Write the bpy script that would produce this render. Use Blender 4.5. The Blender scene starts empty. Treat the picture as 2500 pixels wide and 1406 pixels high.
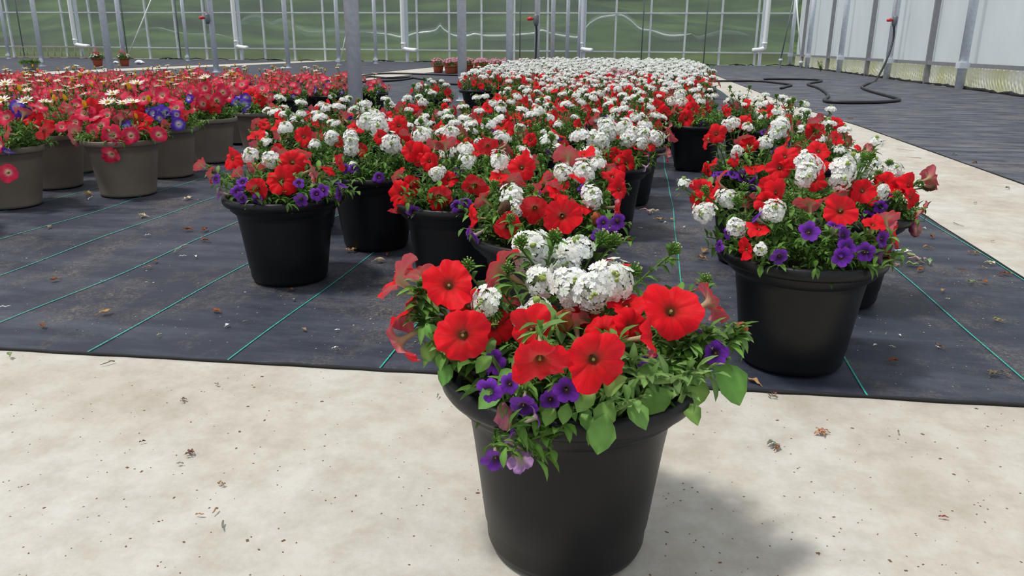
import bpy, math, random
import numpy as np
from mathutils import Vector, Matrix

# ------------------------------------------------------------------ camera
S = bpy.context.scene
PITCH, YAW, ROLL, CH, FPX = math.radians(17.3), math.radians(9.3), math.radians(0.44), 0.61, 1900.0
cam_d = bpy.data.cameras.new('camera'); cam = bpy.data.objects.new('camera', cam_d)
S.collection.objects.link(cam); S.camera = cam
cam_d.sensor_width = 36.0; cam_d.lens = 36.0 * FPX / 2500.0; cam_d.clip_end = 400
Fw = Vector((-math.sin(YAW) * math.cos(PITCH), math.cos(YAW) * math.cos(PITCH), -math.sin(PITCH)))
R0 = Vector((math.cos(YAW), math.sin(YAW), 0)); U0 = R0.cross(Fw)
Rt = math.cos(ROLL) * R0 + math.sin(ROLL) * U0
Up = -math.sin(ROLL) * R0 + math.cos(ROLL) * U0
cam.matrix_world = Matrix((( Rt.x, Up.x, -Fw.x, 0), (Rt.y, Up.y, -Fw.y, 0), (Rt.z, Up.z, -Fw.z, CH), (0, 0, 0, 1)))
FH = Vector((-math.sin(YAW), math.cos(YAW), 0))

# ------------------------------------------------------------------ light
S.view_settings.view_transform = 'Standard'; S.view_settings.look = 'None'
S.view_settings.gamma = 1.0; S.view_settings.use_curve_mapping = False
S.view_settings.exposure = -0.33
w = bpy.data.worlds.new('sky'); S.world = w; w.use_nodes = True
bg = w.node_tree.nodes['Background']; bg.inputs[0].default_value = (0.90, 0.95, 1.0, 1); bg.inputs[1].default_value = 0.95
sun_d = bpy.data.lights.new('sun', 'SUN'); sun = bpy.data.objects.new('sun', sun_d); S.collection.objects.link(sun)
sun_d.energy = 3.5; sun_d.angle = math.radians(7); sun_d.color = (1.0, 0.965, 0.90)
sun.rotation_euler = Vector((0.37, 0.12, -1)).to_track_quat('-Z', 'Y').to_euler()
S.cycles.max_bounces = 8; S.cycles.transparent_max_bounces = 16

# ------------------------------------------------------------------ survey helpers (pixel of the 2500x1406 photo -> place)
def ray(px, py):
    return Fw + (px - 1250.0) / FPX * Rt - (py - 703.0) / FPX * Up
def G(px, py, z=0.0):
    d = ray(px, py); t = (z - CH) / d.z
    return Vector((d.x * t, d.y * t, z))
def atY(px, py, Y):
    d = ray(px, py); t = Y / d.y
    return Vector((d.x * t, Y, CH + d.z * t))

# ------------------------------------------------------------------ materials
def mat(name):
    m = bpy.data.materials.new(name); m.use_nodes = True
    nt = m.node_tree; return m, nt, nt.nodes['Principled BSDF'], nt.nodes['Material Output']
def N(nt, t, **k):
    n = nt.nodes.new(t)
    for a, b in k.items(): setattr(n, a, b)
    return n
def ramp(nt, fac, stops):
    r = N(nt, 'ShaderNodeValToRGB'); e = r.color_ramp.elements
    while len(e) < len(stops): e.new(0.5)
    for i, (p, c) in enumerate(stops):
        e[i].position = p; e[i].color = (c[0], c[1], c[2], 1)
    nt.links.new(fac, r.inputs[0]); return r.outputs[0]
def noise(nt, vec, scale, detail=4, rough=0.55):
    n = N(nt, 'ShaderNodeTexNoise'); n.inputs['Scale'].default_value = scale
    n.inputs['Detail'].default_value = detail; n.inputs['Roughness'].default_value = rough
    if vec is not None: nt.links.new(vec, n.inputs['Vector'])
    return n.outputs[0]
def mix(nt, fac, a, b, mode='MIX'):
    n = N(nt, 'ShaderNodeMix', data_type='RGBA', blend_type=mode)
    for s, v in ((0, fac), (6, a), (7, b)):
        if isinstance(v, (int, float)): n.inputs[s].default_value = v
        elif isinstance(v, tuple): n.inputs[s].default_value = (v[0], v[1], v[2], 1)
        else: nt.links.new(v, n.inputs[s])
    return n.outputs[2]
def mapping(nt, vec, sc, rot=(0, 0, 0)):
    n = N(nt, 'ShaderNodeMapping'); n.inputs['Scale'].default_value = sc; n.inputs['Rotation'].default_value = rot
    nt.links.new(vec, n.inputs[0]); return n.outputs[0]
def coord(nt, which='Object'):
    return N(nt, 'ShaderNodeTexCoord').outputs[which]
def bump(nt, b, h, strength, dist):
    n = N(nt, 'ShaderNodeBump'); n.inputs['Strength'].default_value = strength; n.inputs['Distance'].default_value = dist
    nt.links.new(h, n.inputs['Height']); nt.links.new(n.outputs[0], b.inputs['Normal'])
def simple(name, col, rough=0.5, metal=0.0, spec=0.5, nz=0.12, nsc=30, bp=0.0):
    m, nt, b, o = mat(name)
    c = coord(nt); f = noise(nt, c, nsc)
    dark = tuple(v * (1 - nz) for v in col); lite = tuple(min(1, v * (1 + nz)) for v in col)
    nt.links.new(ramp(nt, f, [(0.3, dark), (0.7, lite)]), b.inputs['Base Color'])
    b.inputs['Roughness'].default_value = rough; b.inputs['Metallic'].default_value = metal
    b.inputs['Specular IOR Level'].default_value = spec
    if bp: bump(nt, b, noise(nt, c, nsc * 6), bp, 0.002)
    return m
def plant_mat(name, trans, rough, back=False, veins=False):
    m, nt, b, o = mat(name)
    at = N(nt, 'ShaderNodeAttribute', attribute_name='Col').outputs['Color']
    f = noise(nt, coord(nt), 90, 3)
    col = mix(nt, 1.0, at, ramp(nt, f, [(0.3, (0.86,) * 3), (0.7, (1.1,) * 3)]), 'MULTIPLY')
    if veins:       # fine radial veins around the throat of each trumpet
        oc = coord(nt); g = N(nt, 'ShaderNodeTexGradient', gradient_type='RADIAL'); nt.links.new(oc, g.inputs[0])
        ln = N(nt, 'ShaderNodeVectorMath', operation='LENGTH'); nt.links.new(oc, ln.inputs[0])
        cb = N(nt, 'ShaderNodeCombineXYZ'); nt.links.new(g.outputs[1], cb.inputs[0]); nt.links.new(ln.outputs['Value'], cb.inputs[1])
        vn = noise(nt, mapping(nt, cb.outputs[0], (26, 22, 1)), 3.0, 5, 0.65)
        col = mix(nt, 0.6, col, ramp(nt, vn, [(0.36, (0.66, 0.66, 0.7)), (0.56, (1.06, 1.06, 1.06))]), 'MULTIPLY'); bump(nt, b, vn, 0.35, 0.0012)
    if back:
        bk = N(nt, 'ShaderNodeAttribute', attribute_name='Back').outputs['Color']
        geo = N(nt, 'ShaderNodeNewGeometry').outputs['Backfacing']
        col = mix(nt, geo, col, bk)
    nt.links.new(col, b.inputs['Base Color']); b.inputs['Roughness'].default_value = rough
    b.inputs['Specular IOR Level'].default_value = 0.16
    tr = N(nt, 'ShaderNodeBsdfTranslucent'); nt.links.new(mix(nt, 0.40, at, bk) if back else mix(nt, 1.0, at, (1, 1, 1), 'MULTIPLY'), tr.inputs[0])
    ms = N(nt, 'ShaderNodeMixShader'); ms.inputs[0].default_value = trans
    nt.links.new(b.outputs[0], ms.inputs[1]); nt.links.new(tr.outputs[0], ms.inputs[2]); nt.links.new(ms.outputs[0], o.inputs[0])
    return m
M_PETAL = plant_mat('petal', 0.30, 0.6, True)
M_PETUNIA = plant_mat('veined_petal', 0.30, 0.55, True, True)
M_LEAF = plant_mat('leaf', 0.30, 0.5)
M_DEAD = plant_mat('dry_leaf', 0.15, 0.8)
M_BLACK = simple('black_plastic', (0.0065, 0.007, 0.0085), 0.40, nz=0.2, nsc=14, bp=0.05, spec=0.30)
M_TAN = simple('taupe_plastic', (0.165, 0.138, 0.108), 0.5, nz=0.1, nsc=12, bp=0.05)
M_TERRA = simple('terracotta_plastic', (0.36, 0.075, 0.03), 0.5, nsc=12)
M_GREYPOT = simple('grey_plastic', (0.10, 0.10, 0.11), 0.5, nsc=12)
M_SOIL = simple('potting_soil', (0.022, 0.014, 0.009), 0.95, nz=0.5, nsc=120, bp=1.0)
M_STEEL = simple('galvanised_steel', (0.64, 0.69, 0.76), 0.45, 0.0, nz=0.12, nsc=22)
M_ALU = simple('aluminium_bar', (0.60, 0.64, 0.66), 0.45, 0.3, nz=0.1, nsc=8)
M_DARKBAR = simple('dark_steel_bar', (0.14, 0.17, 0.18), 0.5, 0.3)
M_PVC = simple('white_pvc', (0.82, 0.84, 0.84), 0.35, nz=0.04)
M_HOSE = simple('black_rubber', (0.012, 0.012, 0.013), 0.5, nz=0.3)
M_RED = simple('red_plastic', (0.65, 0.02, 0.03), 0.4)
M_THREAD = simple('green_thread', (0.02, 0.36, 0.27), 0.7, nz=0.45, nsc=160)
M_HEM = simple('black_hem', (0.008, 0.008, 0.009), 0.8)
M_WOODLAD = simple('weathered_wood', (0.33, 0.30, 0.22), 0.7)
M_CLOTH = simple('white_tissue', (0.85, 0.87, 0.9), 0.8)

def concrete_mat():
    m, nt, b, o = mat('concrete'); c = coord(nt)
    c2 = mapping(nt, c, (1.0, 0.55, 1), (0, 0, 0.4))
    big = ramp(nt, noise(nt, c2, 2.6, 6, 0.6), [(0.32, (0.43, 0.388, 0.33)), (0.5, (0.50, 0.475, 0.425)), (0.68, (0.535, 0.52, 0.49))])
    mid = ramp(nt, noise(nt, c, 11, 9, 0.75), [(0.36, (0.83, 0.80, 0.76)), (0.6, (1.04, 1.04, 1.04))])
    col = mix(nt, 1.0, big, mid, 'MULTIPLY')
    st = ramp(nt, noise(nt, mapping(nt, c, (1, 1, 1)), 5.5, 8, 0.75), [(0.60, (1, 1, 1)), (0.74, (0.72, 0.66, 0.60))])
    col = mix(nt, 0.7, col, st, 'MULTIPLY')
    v = N(nt, 'ShaderNodeTexVoronoi'); v.inputs['Scale'].default_value = 34; nt.links.new(c, v.inputs['Vector'])
    sp = ramp(nt, v.outputs['Distance'], [(0.035, (0.25, 0.22, 0.2)), (0.06, (1, 1, 1))])
    gate = ramp(nt, noise(nt, c, 9, 3), [(0.52, (0, 0, 0)), (0.58, (1, 1, 1))])
    col = mix(nt, gate, col, mix(nt, 1.0, col, sp, 'MULTIPLY'))
    nt.links.new(col, b.inputs['Base Color']); b.inputs['Roughness'].default_value = 0.75
    b.inputs['Specular IOR Level'].default_value = 0.3
    bump(nt, b, noise(nt, c, 60, 6, 0.7), 0.25, 0.004); return m
def fabric_mat(name='woven_ground_cover', sm=(0.10, 0.11, 0.14), lo=0.46):
    m, nt, b, o = mat(name); c = coord(nt)
    base = ramp(nt, noise(nt, mapping(nt, c, (1, 0.5, 1)), 3.0, 6, 0.6), [(0.3, (0.014, 0.018, 0.032)), (0.7, (0.026, 0.032, 0.052))])
    wv = N(nt, 'ShaderNodeTexWave', wave_type='BANDS', bands_direction='X'); wv.inputs['Scale'].default_value = 150; nt.links.new(c, wv.inputs['Vector'])
    wv2 = N(nt, 'ShaderNodeTexWave', wave_type='BANDS', bands_direction='Y'); wv2.inputs['Scale'].default_value = 90; nt.links.new(c, wv2.inputs['Vector'])
    weave = mix(nt, 0.5, wv.outputs[0], wv2.outputs[0])
    base = mix(nt, 0.5, base, ramp(nt, weave, [(0.2, (0.7,) * 3), (0.8, (1.25,) * 3)]), 'MULTIPLY')
    dust = ramp(nt, noise(nt, mapping(nt, c, (1, 0.7, 1), (0, 0, 0.5)), 2.1, 9, 0.78), [(0.50, (0, 0, 0)), (0.70, (0.95, 0.95, 0.95))])
    fine = ramp(nt, noise(nt, c, 150, 4, 0.8), [(0.42, (0, 0, 0)), (0.68, (1, 1, 1))])
    d2 = mix(nt, 1.0, dust, fine, 'MULTIPLY')
    col = mix(nt, d2, base, (0.30, 0.24, 0.17))
    smear = ramp(nt, noise(nt, mapping(nt, c, (0.6, 2.2, 1)), 3.5, 8, 0.7), [(lo, (0, 0, 0)), (0.72, (0.60, 0.60, 0.60))])
    col = mix(nt, smear, col, sm)
    nt.links.new(col, b.inputs['Base Color']); b.inputs['Roughness'].default_value = 0.62
    b.inputs['Specular IOR Level'].default_value = 0.40
    bump(nt, b, weave, 0.25, 0.0008); return m
M_CONC, M_FAB, M_FABW = concrete_mat(), fabric_mat(), fabric_mat('worn_ground_cover', (0.24, 0.25, 0.28), 0.42)
M_RAIL = simple('dull_aluminium', (0.24, 0.24, 0.26), 0.5, nz=0.1, nsc=9)

def film_mat(name, col, transp, rough=0.25, wr=0.0, colb=None):
    m, nt, b, o = mat(name); c = coord(nt)
    f = noise(nt, mapping(nt, c, (1, 1, 0.6)), 1.3, 4)
    cc = ramp(nt, f, [(0.3, tuple(v * 0.93 for v in col)), (0.7, colb or col)])
    nt.links.new(cc, b.inputs['Base Color']); b.inputs['Roughness'].default_value = rough
    tl = N(nt, 'ShaderNodeBsdfTranslucent'); nt.links.new(cc, tl.inputs[0])
    m1 = N(nt, 'ShaderNodeMixShader'); m1.inputs[0].default_value = 0.5
    nt.links.new(b.outputs[0], m1.inputs[1]); nt.links.new(tl.outputs[0], m1.inputs[2])
    tp = N(nt, 'ShaderNodeBsdfTransparent'); tp.inputs[0].default_value = (0.93, 0.97, 0.94, 1)
    m2 = N(nt, 'ShaderNodeMixShader'); m2.inputs[0].default_value = transp
    nt.links.new(m1.outputs[0], m2.inputs[1]); nt.links.new(tp.outputs[0], m2.inputs[2]); nt.links.new(m2.outputs[0], o.inputs[0])
    if wr: 
        wv = N(nt, 'ShaderNodeTexWave', bands_direction='Y'); wv.inputs['Scale'].default_value = 3.5; wv.inputs['Distortion'].default_value = 2.5
        nt.links.new(mapping(nt, c, (1, 1, 1), (0.6, 0, 0)), wv.inputs['Vector']); bump(nt, b, wv.outputs[0], wr, 0.03)
    return m
M_GLAZE = film_mat('clear_film', (0.42, 0.465, 0.45), 0.66, 0.2)
M_GLAZELOW = film_mat('algae_stained_film', (0.40, 0.45, 0.29), 0.55, 0.3)
M_GLINT = film_mat('painted_glint', (0.93, 0.96, 0.95), 0.02, 0.2)  # near-white ribbon colour standing in for light reflected off wavy film
M_HAZE = film_mat('painted_haze', (0.60, 0.67, 0.64), 0.72, 0.3)  # pale see-through colour painting the haze around those reflections
M_WHITEFILM = film_mat('white_film', (0.73, 0.78, 0.79), 0.0, 0.35, colb=(0.77, 0.82, 0.83))
M_SKIRT = film_mat('yellowed_film', (0.80, 0.80, 0.42), 0.0, 0.3, 0.9, colb=(0.95, 0.95, 0.84))
def lawn_mat():
    m, nt, b, o = mat('grass_bank'); c = coord(nt)
    a = noise(nt, mapping(nt, c, (0.10, 0.25, 0.5)), 2.2, 5, 0.6)
    col = ramp(nt, a, [(0.34, (0.010, 0.022, 0.008)), (0.5, (0.028, 0.060, 0.013)), (0.66, (0.075, 0.125, 0.03))])
    nt.links.new(col, b.inputs['Base Color']); b.inputs['Roughness'].default_value = 0.9; return m
M_LAWN = lawn_mat()
M_TREE = simple('tree_foliage', (0.018, 0.045, 0.014), 0.9, nz=0.6, nsc=1.2)
M_BARK = simple('bark', (0.08, 0.06, 0.04), 0.9)

# ------------------------------------------------------------------ mesh builder
class MB:
    def __init__(s): s.v = []; s.f = []; s.c = []; s.b = []; s.m = []
    def add(s, vs, fs, col=(1, 1, 1), back=None, mi=0):
        o = len(s.v); s.v.extend(vs)
        if isinstance(col, list): s.c.extend(col)
        else: s.c.extend([col] * len(vs))
        if isinstance(back, list): s.b.extend(back)
        else: s.b.extend([back or (col[0] if isinstance(col, list) else col)] * len(vs))
        s.f.extend([tuple(i + o for i in f) for f in fs]); s.m.extend([mi] * len(fs))
    def merge(s, me, mtx):      # copy of a prepared MB through a matrix
        o = len(s.v); A = np.array(me.v); mm = np.array(mtx)
        B = A @ mm[:3, :3].T + mm[:3, 3]
        s.v.extend(map(tuple, B.tolist())); s.c.extend(me.c); s.b.extend(me.b)
        s.f.extend([tuple(i + o for i in f) for f in me.f]); s.m.extend(me.m)
    def mesh(s, name, mats, smooth=True):
        me = bpy.data.meshes.new(name); me.from_pydata([tuple(p) for p in s.v], [], s.f)
        for x in mats: me.materials.append(x)
        n = len(s.v)
        for an, dat in (('Col', s.c), ('Back', s.b)):
            a = me.attributes.new(an, 'FLOAT_COLOR', 'POINT'); buf = np.ones((n, 4), dtype=np.float32)
            buf[:, :3] = np.array(dat, dtype=np.float32).reshape(n, 3); a.data.foreach_set('color', buf.ravel())
        me.polygons.foreach_set('material_index', s.m)
        me.polygons.foreach_set('use_smooth', [smooth] * len(s.f)); me.update(); return me
    def build(s, name, mats, parent=None, smooth=True, kind=None):
        return inst(name, s.mesh(name, mats if isinstance(mats, list) else [mats], smooth), parent, kind)
def inst(name, me, parent=None, kind=None, mtx=None):
    o = bpy.data.objects.new(name, me); S.collection.objects.link(o)
    if parent: o.parent = parent
    if mtx is not None: o.matrix_local = mtx
    if kind: o['kind'] = kind
    return o
def empty(name, loc, label=None, cat=None, group=None, kind=None, rz=0):
    o = bpy.data.objects.new(name, None); S.collection.objects.link(o); o.location = loc; o.rotation_euler = (0, 0, rz)
    return tag(o, label, cat, group, kind)
def tag(o, label=None, cat=None, group=None, kind=None):
    if label: o['label'] = label
    if cat: o['category'] = cat
    if group: o['group'] = group
    if kind: o['kind'] = kind
    return o
def lathe(mb, prof, seg=48, c=(0, 0, 0), col=(1, 1, 1)):
    vs = [(c[0] + r * math.cos(2 * math.pi * k / seg), c[1] + r * math.sin(2 * math.pi * k / seg), c[2] + z) for r, z in prof for k in range(seg)]
    fs = [(i * seg + k, i * seg + (k + 1) % seg, (i + 1) * seg + (k + 1) % seg, (i + 1) * seg + k) for i in range(len(prof) - 1) for k in range(seg)]
    mb.add(vs, fs, col)
def frame_from(d):
    d = Vector(d).normalized(); a = Vector((0, 0, 1)) if abs(d.z) < 0.93 else Vector((1, 0, 0))
    x = a.cross(d).normalized(); return x, d.cross(x), d
def tube(mb, pts, rad, seg=8, col=(1, 1, 1), mi=0, cap=True):
    pts = [Vector(p) for p in pts]; n = len(pts); rs = rad if isinstance(rad, list) else [rad] * n
    vs = []; px = None
    for i, p in enumerate(pts):
        d = (pts[min(i + 1, n - 1)] - pts[max(i - 1, 0)])
        x, y, z = frame_from(d)
        if px is not None:
            x = (px - z * px.dot(z)).normalized(); y = z.cross(x)
        px = x
        for k in range(seg):
            a = 2 * math.pi * k / seg; vs.append(tuple(p + (x * math.cos(a) + y * math.sin(a)) * rs[i]))
    fs = [(i * seg + k, i * seg + (k + 1) % seg, (i + 1) * seg + (k + 1) % seg, (i + 1) * seg + k) for i in range(n - 1) for k in range(seg)]
    if cap: fs += [tuple(range(seg))[::-1], tuple((n - 1) * seg + k for k in range(seg))]
    mb.add(vs, fs, col, mi=mi)
def box(mb, a, b, col=(1, 1, 1)):
    x0, y0, z0 = a; x1, y1, z1 = b
    mb.add([(x0, y0, z0), (x1, y0, z0), (x1, y1, z0), (x0, y1, z0), (x0, y0, z1), (x1, y0, z1), (x1, y1, z1), (x0, y1, z1)],
           [(0, 3, 2, 1), (4, 5, 6, 7), (0, 1, 5, 4), (1, 2, 6, 5), (2, 3, 7, 6), (3, 0, 4, 7)], col)
def smoothpath(pts, n=6):
    P = [Vector(p) for p in pts]; out = []
    for i in range(len(P) - 1):
        a, b, c, d = P[max(i - 1, 0)], P[i], P[i + 1], P[min(i + 2, len(P) - 1)]
        for k in range(n):
            t = k / n; out.append(0.5 * ((2 * b) + (c - a) * t + (2 * a - 5 * b + 4 * c - d) * t * t + (3 * b - a - 3 * c + d) * t ** 3))
    out.append(P[-1]); return out
def orient(p, d, spin=0, s=1.0):
    x, y, z = frame_from(d)
    m = Matrix(((x.x, y.x, z.x, 0), (x.y, y.y, z.y, 0), (x.z, y.z, z.z, 0), (0, 0, 0, 1)))
    return Matrix.Translation(p) @ m @ Matrix.Rotation(spin, 4, 'Z') @ Matrix.Diagonal((s, s, s, 1))

# ------------------------------------------------------------------ flower kinds (unit = metres, facing +Z, origin at the face)
def lerp(a, b, t): return tuple(a[i] + (b[i] - a[i]) * t for i in range(3))
GREEN = (0.10, 0.20, 0.035)
def petunia(seed, R, prof, face, back, seg, lobe=0.12, ruff=1.0, veins=0.2, fold=0.12, tubecol=(0.55, 0.42, 0.24)):
    """face: list of (radius fraction, colour)"""
    rnd = random.Random(seed); ph = [rnd.uniform(0, 6.28) for _ in range(5)]; mb = MB(); vs = []; cs = []; bs = []
    off = rnd.uniform(0.0, 6.28); lob = [rnd.uniform(0.83, 1.15) for _ in range(5)]; rec = rnd.uniform(-.16, .10); fld = [rnd.choice((0, 0, 0, rnd.uniform(-.3, .25))) for _ in range(5)]
    for r, z in prof:
        wgt = max(0, (r - 0.25) / 0.75) ** 1.6
        for k in range(seg):
            a = 2 * math.pi * k / seg
            l = abs(math.cos(2.5 * (a))) ** 0.55; li = int(((a + math.pi / 5) % (2 * math.pi)) / (2 * math.pi / 5)) % 5
            rr = r * (1 + wgt * (lobe * (l - 0.9) + (lob[li] - 1) * l) + wgt * 0.022 * math.sin(13 * a + ph[0]) + wgt * .018 * math.sin(19 * a + ph[1]))
            crz = -.05 * math.exp(-((math.cos(2.5 * a)) / .22) ** 2) * min(1, max(0, (r - .12) / .4)); zz = z + crz + wgt * rec * r + fld[li] * wgt * wgt * l + wgt * ruff * (0.07 * math.sin(3 * a + ph[1]) + 0.05 * math.sin(7 * a + ph[2]) + 0.035 * math.sin(12 * a + ph[3]) + fold * math.cos(2 * a + ph[4]))
            vs.append((R * rr * math.cos(a), R * rr * math.sin(a), R * zz))
            for (r0, c0), (r1, c1) in zip(face[:-1], face[1:]):
                if r <= r1 or r1 == face[-1][0]:
                    cc = lerp(c0, c1, min(1, max(0, (r - r0) / max(1e-6, r1 - r0)))); break
            vn = 1 - veins * max(0, 1 - abs(r - 0.35) / 0.5) * (abs(math.cos(5 * a)) ** 6)
            cs.append(tuple(x * vn for x in cc))
            bs.append(lerp(tubecol, lerp(back, (0.75, 0.5, 0.42), 0.25 * abs(math.cos(5 * a)) ** 8), min(1, max(0, (r - 0.12) / 0.45))))
    n = len(prof)
    fs = [(i * seg + k, i * seg + (k + 1) % seg, (i + 1) * seg + (k + 1) % seg, (i + 1) * seg + k) for i in range(n - 1) for k in range(seg)]
    fs = [f[::-1] for f in fs]
    mb.add(vs, fs, cs, bs)
    zb = prof[0][1] * R; r0 = prof[0][0] * R
    for k in range(5):      # stamens at the throat
        a = k * 1.257; p = (0.03 * R * math.cos(a), 0.03 * R * math.sin(a), -0.12 * R)
        if seg >= 20: tube(mb, [(0, 0, -0.6 * R), p], [0.012 * R, 0.028 * R], 4, (0.45, 0.38, 0.12), 0)
    body = mb; mb = MB()      # calyx and pedicel
    for k in range(5):
        a = k * 1.257; ca, sa = math.cos(a), math.sin(a); t = (-sa, ca)
        L = 0.42 * R; w_ = 0.07 * R; rb = r0 * 1.35
        mb.add([(rb * ca - t[0] * w_ * .5, rb * sa - t[1] * w_ * .5, zb - .04 * R), (rb * ca + t[0] * w_ * .5, rb * sa + t[1] * w_ * .5, zb - .04 * R),
                ((rb + .10 * R) * ca + t[0] * w_, (rb + .10 * R) * sa + t[1] * w_, zb + L * .55), ((rb + .10 * R) * ca - t[0] * w_, (rb + .10 * R) * sa - t[1] * w_, zb + L * .55),
                ((rb + .16 * R) * ca, (rb + .16 * R) * sa, zb + L)], [(0, 1, 2, 3), (3, 2, 4)], GREEN, mi=1)
    tube(mb, [(0, 0, zb - .35 * R), (0, 0, zb + .05 * R)], [.035 * R, r0 * 1.4], 5, GREEN, 1)
    whole = MB(); whole.merge(body, Matrix()); whole.merge(mb, Matrix()); whole.petals, whole.calyx = body, mb
    return whole
PF = [(.065, -1.35), (.085, -1.0), (.105, -.62), (.135, -.34), (.18, -.17), (.28, -.08), (.44, -.03), (.64, .01), (.84, .01), (1.0, -.04)]
PF2 = [(.07, -1.35), (.10, -.7), (.16, -.22), (.34, -.06), (.70, .01), (1.0, -.04)]
PS = [(.08, -1.5), (.13, -1.0), (.18, -.55), (.22, -.25), (.34, -.08), (.55, 0), (.8, .02), (1.0, -.03)]
RED = [(0, (.20, .10, .02)), (.12, (.20, .05, .015)), (.19, (.42, .008, .010)), (.34, (.76, .002, .008)), (1, (.84, .002, .014))]
ROSE = [(0, (.35, .36, .05)), (.13, (.55, .5, .15)), (.20, (.85, .60, .45)), (.31, (.84, .26, .30)), (.46, (.76, .025, .09)), (1, (.74, .008, .06))]
STAR = [(0, (.4, .4, .2)), (.15, (.8, .78, .75)), (.35, (.55, .5, .85)), (.55, (.12, .05, .60)), (1, (.07, .02, .42))]
PURP = [(0, (.35, .22, .02)), (.15, (.16, .05, .05)), (.24, (.022, .003, .06)), (.45, (.085, .009, .25)), (.7, (.16, .022, .41)), (1, (.20, .032, .46))]
BK_RED, BK_ROSE, BK_STAR, BK_PURP = (.62, .17, .22), (.66, .16, .20), (.25, .18, .50), (.40, .22, .47)
MP = [M_PETAL, M_LEAF]
POOL = {}
def pool(kind, builder, n, mats):
    POOL[kind] = []
    for i in range(n):
        mb = builder(i); POOL[kind].append((mb, mb.mesh(kind, mats), mb.petals.mesh(kind, mats) if hasattr(mb, 'petals') else None, mb.calyx.mesh(kind + '_calyx', mats) if hasattr(mb, 'calyx') else None))
pool('red', lambda i: petunia(i, .0315, PF, RED, BK_RED, 50, lobe=.17, fold=.06 + .05 * (i % 3), ruff=1.5), 12, [M_PETUNIA, M_LEAF])
pool('rose', lambda i: petunia(40 + i, .029, PF, ROSE, BK_ROSE, 30, fold=.08), 6, [M_PETUNIA, M_LEAF])
pool('violet', lambda i: petunia(60 + i, .026, PF, STAR, BK_STAR, 30, fold=.12), 4, [M_PETUNIA, M_LEAF])
pool('purple', lambda i: petunia(80 + i, .0145, PS, PURP, BK_PURP, 40, lobe=.22, ruff=.7, fold=.06, veins=.5, tubecol=(.45, .35, .3)), 6, [M_PETUNIA, M_LEAF])
pool('red_s', lambda i: petunia(100 + i, .031, PF2, RED, BK_RED, 14, fold=.1), 5, MP)
pool('rose_s', lambda i: petunia(120 + i, .029, PF2, ROSE, BK_ROSE, 14, fold=.1), 5, MP)
pool('violet_s', lambda i: petunia(140 + i, .027, PF2, STAR, BK_STAR, 12, fold=.1), 3, MP)
pool('purple_s', lambda i: petunia(160 + i, .0155, PF2, PURP, BK_PURP, 10, fold=.05), 3, MP)

def floret(mb, p, d, R, spin, col, eye=(.45, .55, .15), cup=.25, tail=True):
    x, y, z = frame_from(d); p = Vector(p)
    def q(r, a, h): return tuple(p + x * (r * math.cos(a)) + y * (r * math.sin(a)) + z * h)
    vs = [tuple(p - z * R * .07)]; fs = []; cs = [eye]
    for k in range(5):
        a = spin + k * 1.2566; o = len(vs)
        vs += [q(.26 * R, a - .60, 0), q(.70 * R, a - .58, cup * R * .4), q(1.04 * R, a - .40, cup * R * .35), q(.90 * R, a, cup * R * .5), q(1.04 * R, a + .40, cup * R * .35), q(.70 * R, a + .58, cup * R * .4), q(.26 * R, a + .60, 0)]
        cs += [lerp(col, eye, .12)] + [col] * 5 + [lerp(col, eye, .12)]
        fs += [(0, o, o + 6), (o, o + 1, o + 3), (o + 1, o + 2, o + 3), (o, o + 3, o + 6), (o + 3, o + 5, o + 6), (o + 3, o + 4, o + 5)]
    mb.add(vs, fs, cs, col)
    if tail: tube(mb, [tuple(p - z * R * 1.7), tuple(p - z * R * .1)], [R * .09, R * .15], 4, (.50, .58, .28), 0, False)
def verbena(seed, R=.025, n=34, fr=.0076, col=(.93, .935, .93), buds=4, tall=.55):
    rnd = random.Random(900 + seed); mb = MB(); ga = 2.39996; e1, e2, eo = rnd.uniform(.05, .2), rnd.uniform(.03, .12), rnd.uniform(0, 6)
    for i in range(n):
        t = (i + .5) / n; th = math.acos(1 - 1.06 * t) + rnd.uniform(-.06, .06); a = i * ga + rnd.uniform(-.12, .12)
        rr = R * rnd.uniform(.82, 1.16) * (1 + (e1 * math.cos(2 * a + eo) + e2 * math.cos(3 * a)) * t)
        d = Vector((math.sin(th) * math.cos(a), math.sin(th) * math.sin(a), math.cos(th)))
        p = Vector((d.x * rr, d.y * rr, d.z * rr * tall)); dd = (d + Vector((rnd.uniform(-.35, .35), rnd.uniform(-.35, .35), .15))).normalized()
        cc = tuple(c * rnd.uniform(.93, 1.0) for c in col)
        floret(mb, p, dd, fr * rnd.uniform(.85, 1.15), rnd.uniform(0, 6.28), cc, cup=rnd.uniform(-.5, .5))
    for i in range(buds):
        a = rnd.uniform(0, 6.28); r = rnd.uniform(0, .25) * R
        lathe(mb, [(.0004, 0), (.0022, .003), (.0026, .006), (.0015, .0085), (.0001, .009)], 5, (r * math.cos(a), r * math.sin(a), R * tall * .98), (.42, .55, .15))
    # green bract core and stem top
    lathe(mb, [(.002, -.020), (R * .32, -.008), (R * .55, .0), (R * .5, R * .28), (.001, R * .45)], 8, (0, 0, 0), (.30, .38, .20))
    return mb
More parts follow.
